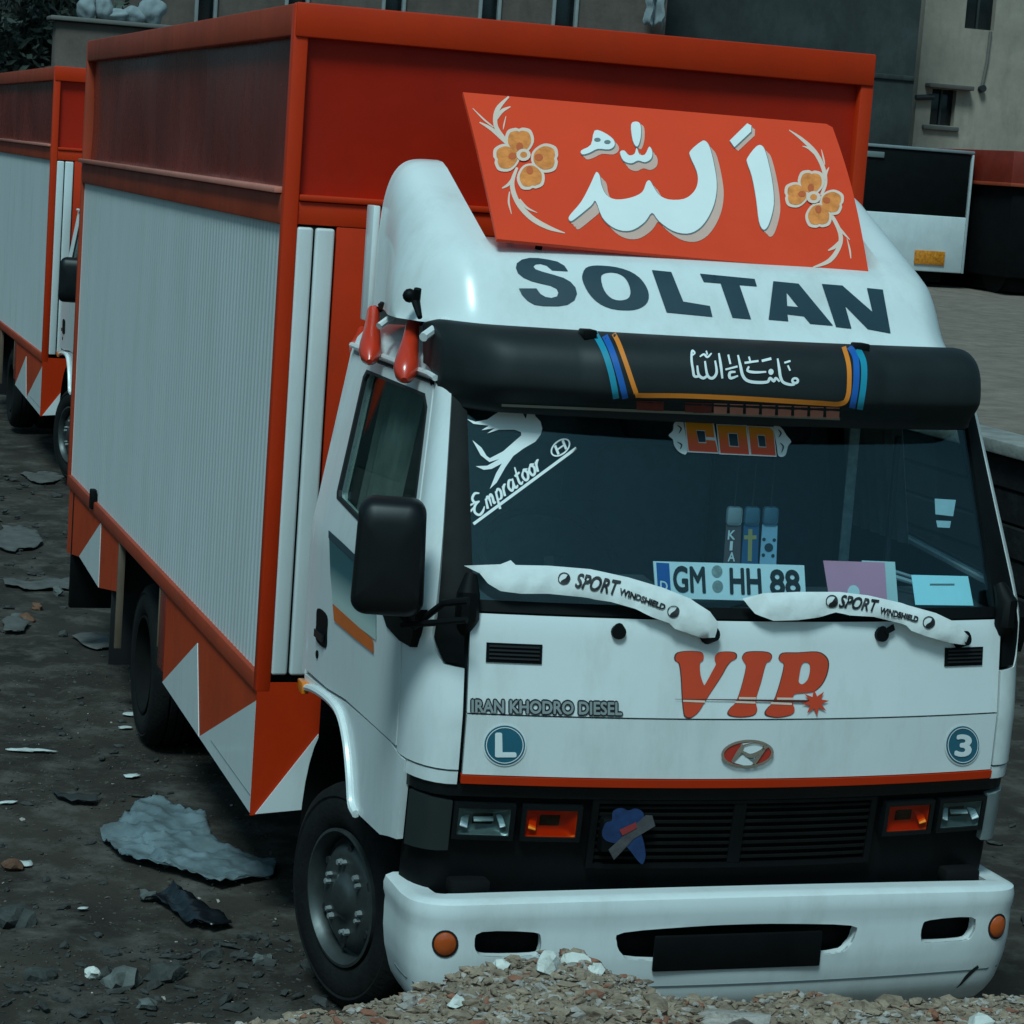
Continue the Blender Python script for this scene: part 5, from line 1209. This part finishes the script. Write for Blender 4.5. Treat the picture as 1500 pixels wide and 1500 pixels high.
# ================================================================== buildings and trees behind
def planar(y, s=-1): return lambda x, z, off=0.: Vector((x, y + s * off, z))
BEIGE = M('beige_plaster', (.33, .265, .215), .95, var=.18, vscale=.9, dirt=.55, dirtc=(.15, .135, .115), bump=.3, bscale=8)
DARKW = M('shaded_stained_wall', (.030, .036, .036), .95, var=.5, vscale=.7, dirt=.6, dirtc=(.022, .026, .025), bump=.4, bscale=5)  # stains, with the wall's shade also put into the dark colour
BRICKW = M('brown_wall', (.115, .085, .072), .95, var=.3, vscale=1.2, dirt=.5, dirtc=(.05, .045, .04), bump=.4, bscale=9)
PANE = M('window_dark', (.010, .014, .016), .15, var=.2)
bb = thing('beige_building', 'stained beige plaster building with small dark windows behind the trailer', 'building', (27, 52, 1))
X0 = 25.68
rects = [(26.10, 26.78, 4.52, 5.42, 'small'), (26.83, 27.66, 6.98, 8.6, 'tall'), (31.0, 31.8, 4.6, 5.6, 'small'), (31.6, 32.5, 7.0, 8.6, 'tall'), (36, 36.9, 4.6, 5.6, 'small')]
rel(patch('wall', [[(X0, 0), (40, 0), (40, 13), (X0, 13)]], [[(a, c), (b, c), (b, d), (a, d)] for a, b, c, d, _ in rects], planar(50), BEIGE, None, 0, .3, 1.0), bb)
rel(box('side_wall', X0 + .001, X0 + .25, 50.31, 60, 0, 13, BEIGE, None, .01), bb)
rel(box('roof_slab', X0 - .1, 40.2, 49.85, 60, 13.01, 13.3, BEIGE, None, .02), bb)
for a, b, c, d, kind in rects:
    w_ = rel(box('window', a - .02, b + .02, 50.18, 50.22, c - .02, d + .02, PANE, None, .004), bb)
    f = box('window_frame', (a + b) / 2 - .03, (a + b) / 2 + .03, 50.13, 50.17, c, d, M('frame_dark', (.03, .035, .035), .6), None, .004); rel(f, bb)
    if kind == 'small':
        rel(box('window_hood', a - .22, b + .35, 49.72, 50.02, d + .01, d + .12, M('hood_stain', (.10, .085, .075), .9), None, .02), bb)
        rel(box('window_sill', a - .2, b + .12, 49.9, 50.02, c - .13, c - .02, M('sill_stain', (.10, .095, .085), .9), None, .02), bb)
rel(tube('drain_pipe', [(27.55, 49.95, 6.95), (27.53, 49.95, 6.2), (27.45, 49.95, 5.55)], .045, M('pipe_grey', (.13, .12, .105), .8), None, 8), bb)
rel(tube('pipe_outlet', [(27.45, 49.85, 5.52), (27.45, 50.0, 5.5)], .09, INK, None, 10), bb)
rel(tube('bracket', [(25.6, 49.9, 5.15), (26.1, 49.9, 5.2)], .07, INK, None, 8), bb)
db = thing('dark_building', 'tall stained wall, its shade put into the dark colour, standing beside the beige building', 'building', (20, 48, 1))
rel(patch('wall', [[(16.9, 0), (24.05, 0), (24.05, 12), (16.9, 12)]], [], planar(47), DARKW, None, 0, .4, 1.0), db)
for k in range(5):
    z = 1.2 + k * 2.1
    rel(box('wall_band', 16.92, 24.03, 46.95, 46.998, z, z + .12, M('band_dark', (.030, .036, .036), .95, var=.4), None, .02), db)
rel(box('return_wall', 16.9, 17.2, 47.41, 56, 0, 12, DARKW, None, .02), db)
br = thing('brown_building', 'low brown walled building with pale framed windows seen over the truck box', 'building', (12, 46, 0))
rw_ = [(12.55, 12.98, 4.8, 7.2), (14.22, 14.74, 4.8, 7.2), (8.3, 8.75, 4.8, 7.2), (10.4, 10.85, 4.8, 7.2), (6.4, 6.8, 4.8, 7.2)]
rel(patch('wall', [[(3.9, 0), (16.85, 0), (16.85, 9), (3.9, 9)]], [[(a, c), (b, c), (b, d), (a, d)] for a, b, c, d in rw_], planar(45), BRICKW, None, 0, .3, 1.0), br)
for a, b, c, d in rw_:
    rel(box('window', a - .02, b + .02, 45.15, 45.2, c, d, PANE, None, .004), br)
    for x in (a, b): rel(box('window_frame', x - .035, x + .035, 44.93, 45.05, c - .05, d + .05, M('pale_frame', (.26, .27, .27), .7), None, .006), br)
rel(box('roof_slab', 3.8, 16.9, 44.8, 52, 9.01, 9.25, BRICKW, None, .02), br)
CL = M('white_cloth', (.22, .25, .265), .8, var=.15)
def cloth(name, x, y, z, w, h, lab, sd_):
    V, F = [], []; a, b = 12, 14
    for i in range(a + 1):
        for j in range(b + 1):
            u, v = i / a, j / b
            V.append((x + w * (u - .5) * (1 + .25 * noise.noise(Vector((v * 3, sd_, 0)))) + .08 * noise.noise(Vector((v * 4, u * 2, sd_))), y + .10 * math.sin(u * 14 + sd_) * (1 - .3 * v), z - h * (1 - v) * (1 + .3 * noise.noise(Vector((u * 5, sd_, 3))))))
    F = [(i * (b + 1) + j, i * (b + 1) + j + 1, (i + 1) * (b + 1) + j + 1, (i + 1) * (b + 1) + j) for i in range(a) for j in range(b)]
    o = obj(name, V, F, CL, recalc=False); m = o.modifiers.new('s', 'SOLIDIFY'); m.thickness = .02
    return tag(o, lab, 'cloth')
cloth('hanging_cloth', 16.45, 44.6, 6.75, .45, .75, 'white cloth hanging on the brown wall next to the dark wall', 1.)
# low wall with white sacks on the far left, dark trees behind the second truck
lw = thing('low_wall', 'low brown wall carrying white sacks far behind the trucks', 'wall', (3.5, 36, 0))
rel(box('wall', 2.4, 5.4, 36, 36.4, 0, 4.62, BRICKW, None, .03), lw)
rel(box('coping', 2.3, 5.5, 35.9, 36.5, 4.625, 4.70, M('coping_grey', (.14, .13, .12), .9), None, .02), lw)
labs = ['white sack at the dark end of the low wall', 'white sack second from the dark end of the low wall', 'bulging white sack in the middle of the low wall', 'narrow white sack leaning on the bulging one', 'largest white sack next to the bare end of the low wall']
for k, (px, r, h) in enumerate(((128, .17, .20), (152, .15, .22), (172, .24, .12), (196, .20, .15), (222, .22, .24))):
    q = at(px, 20, 1, 36.2)
    bm = bmesh.new(); bmesh.ops.create_icosphere(bm, subdivisions=3, radius=1)
    for v in bm.verts:
        n = noise.noise(v.co * 1.6 + Vector((k * 7, 0, 0))) * .35
        v.co = Vector((v.co.x * r * (1 + n), v.co.y * .16 * (1 + n), v.co.z * h * (1 + n)))
    o = obm('white_sack', bm, CL, None, 60); o.location = (q.x, 36.2, 4.70 + h * .85); tag(o, labs[k], 'sack', 'white sacks on the low wall')
LEAF = [M('leaf_dark', (.020, .030, .022), .7, var=.4, vscale=3), M('leaf_mid', (.030, .042, .030), .7, var=.4, vscale=3)]
BARK = M('bark', (.035, .030, .025), .9, var=.3, bump=.5)
def tree(x, y, h, r, lab, sd_, n=5200):
    rnd = random.Random(sd_)
    t = thing('tree', lab, 'tree', (x, y, 0), 'dark trees behind the trucks')
    path = [Vector((0, 0, -.1)), Vector((.1, .05, h * .25)), Vector((-.05, .1, h * .5)), Vector((.08, 0, h * .8))]
    V, F = tubev(path, [.22, .17, .12, .04], 9)
    for k in range(7):
        a = k * 2.4 + rnd.random(); b0 = path[1].lerp(path[3], rnd.random() * .8); e = b0 + Vector((math.cos(a) * r * .7, math.sin(a) * r * .7, h * .14 + rnd.random() * h * .1))
        v, f = tubev([b0, b0.lerp(e, .5) + Vector((0, 0, .15)), e], [.07, .045, .015], 6); s_ = len(V); V += v; F += [tuple(i + s_ for i in q) for q in f]
    o = obj('trunk', V, F, BARK); o.parent = t
    cl = [(Vector((rnd.gauss(0, .5) * r, rnd.gauss(0, .5) * r, h * rnd.uniform(.38, .98))), rnd.uniform(.22, .5) * r) for _ in range(34)]
    V, F = [], []
    for i in range(n):
        c, q = rnd.choice(cl); d = Vector((rnd.gauss(0, 1), rnd.gauss(0, 1), rnd.gauss(0, .8))).normalized() * q * rnd.random() ** .4
        p = c + d; s = rnd.uniform(.05, .11); u = Vector((rnd.gauss(0, 1), rnd.gauss(0, 1), rnd.gauss(0, 1))).normalized(); w = u.orthogonal().normalized() * s
        k = len(V); V += [p - u * s * 1.5, p + w * .6, p + u * s * 1.5, p - w * .6]; F.append((k, k + 1, k + 2, k + 3))
    o = obj('crown', V, F, LEAF[sd_ % 2], recalc=False, flat=True); o.parent = t
tree(.3, 38, 6.5, 1.7, 'dark leafy tree with a wide crown behind the second truck', 4)
tree(2.2, 39.5, 7.0, 1.8, 'tall dark leafy tree rising over the end of the low wall', 5)
tree(-1.6, 41, 6.5, 1.8, 'dark leafy tree at the far edge of the yard beyond the second truck', 6)
fw = thing('yard_wall', 'dark blank wall closing off the yard behind the second truck', 'wall', (0, 43, 0))
rel(box('wall', -14, 3.85, 43, 43.4, 0, 5.6, DARKW, None, .03), fw)
rel(box('coping', -14.1, 3.87, 42.9, 43.5, 5.605, 5.72, DARKW, None, .02), fw)
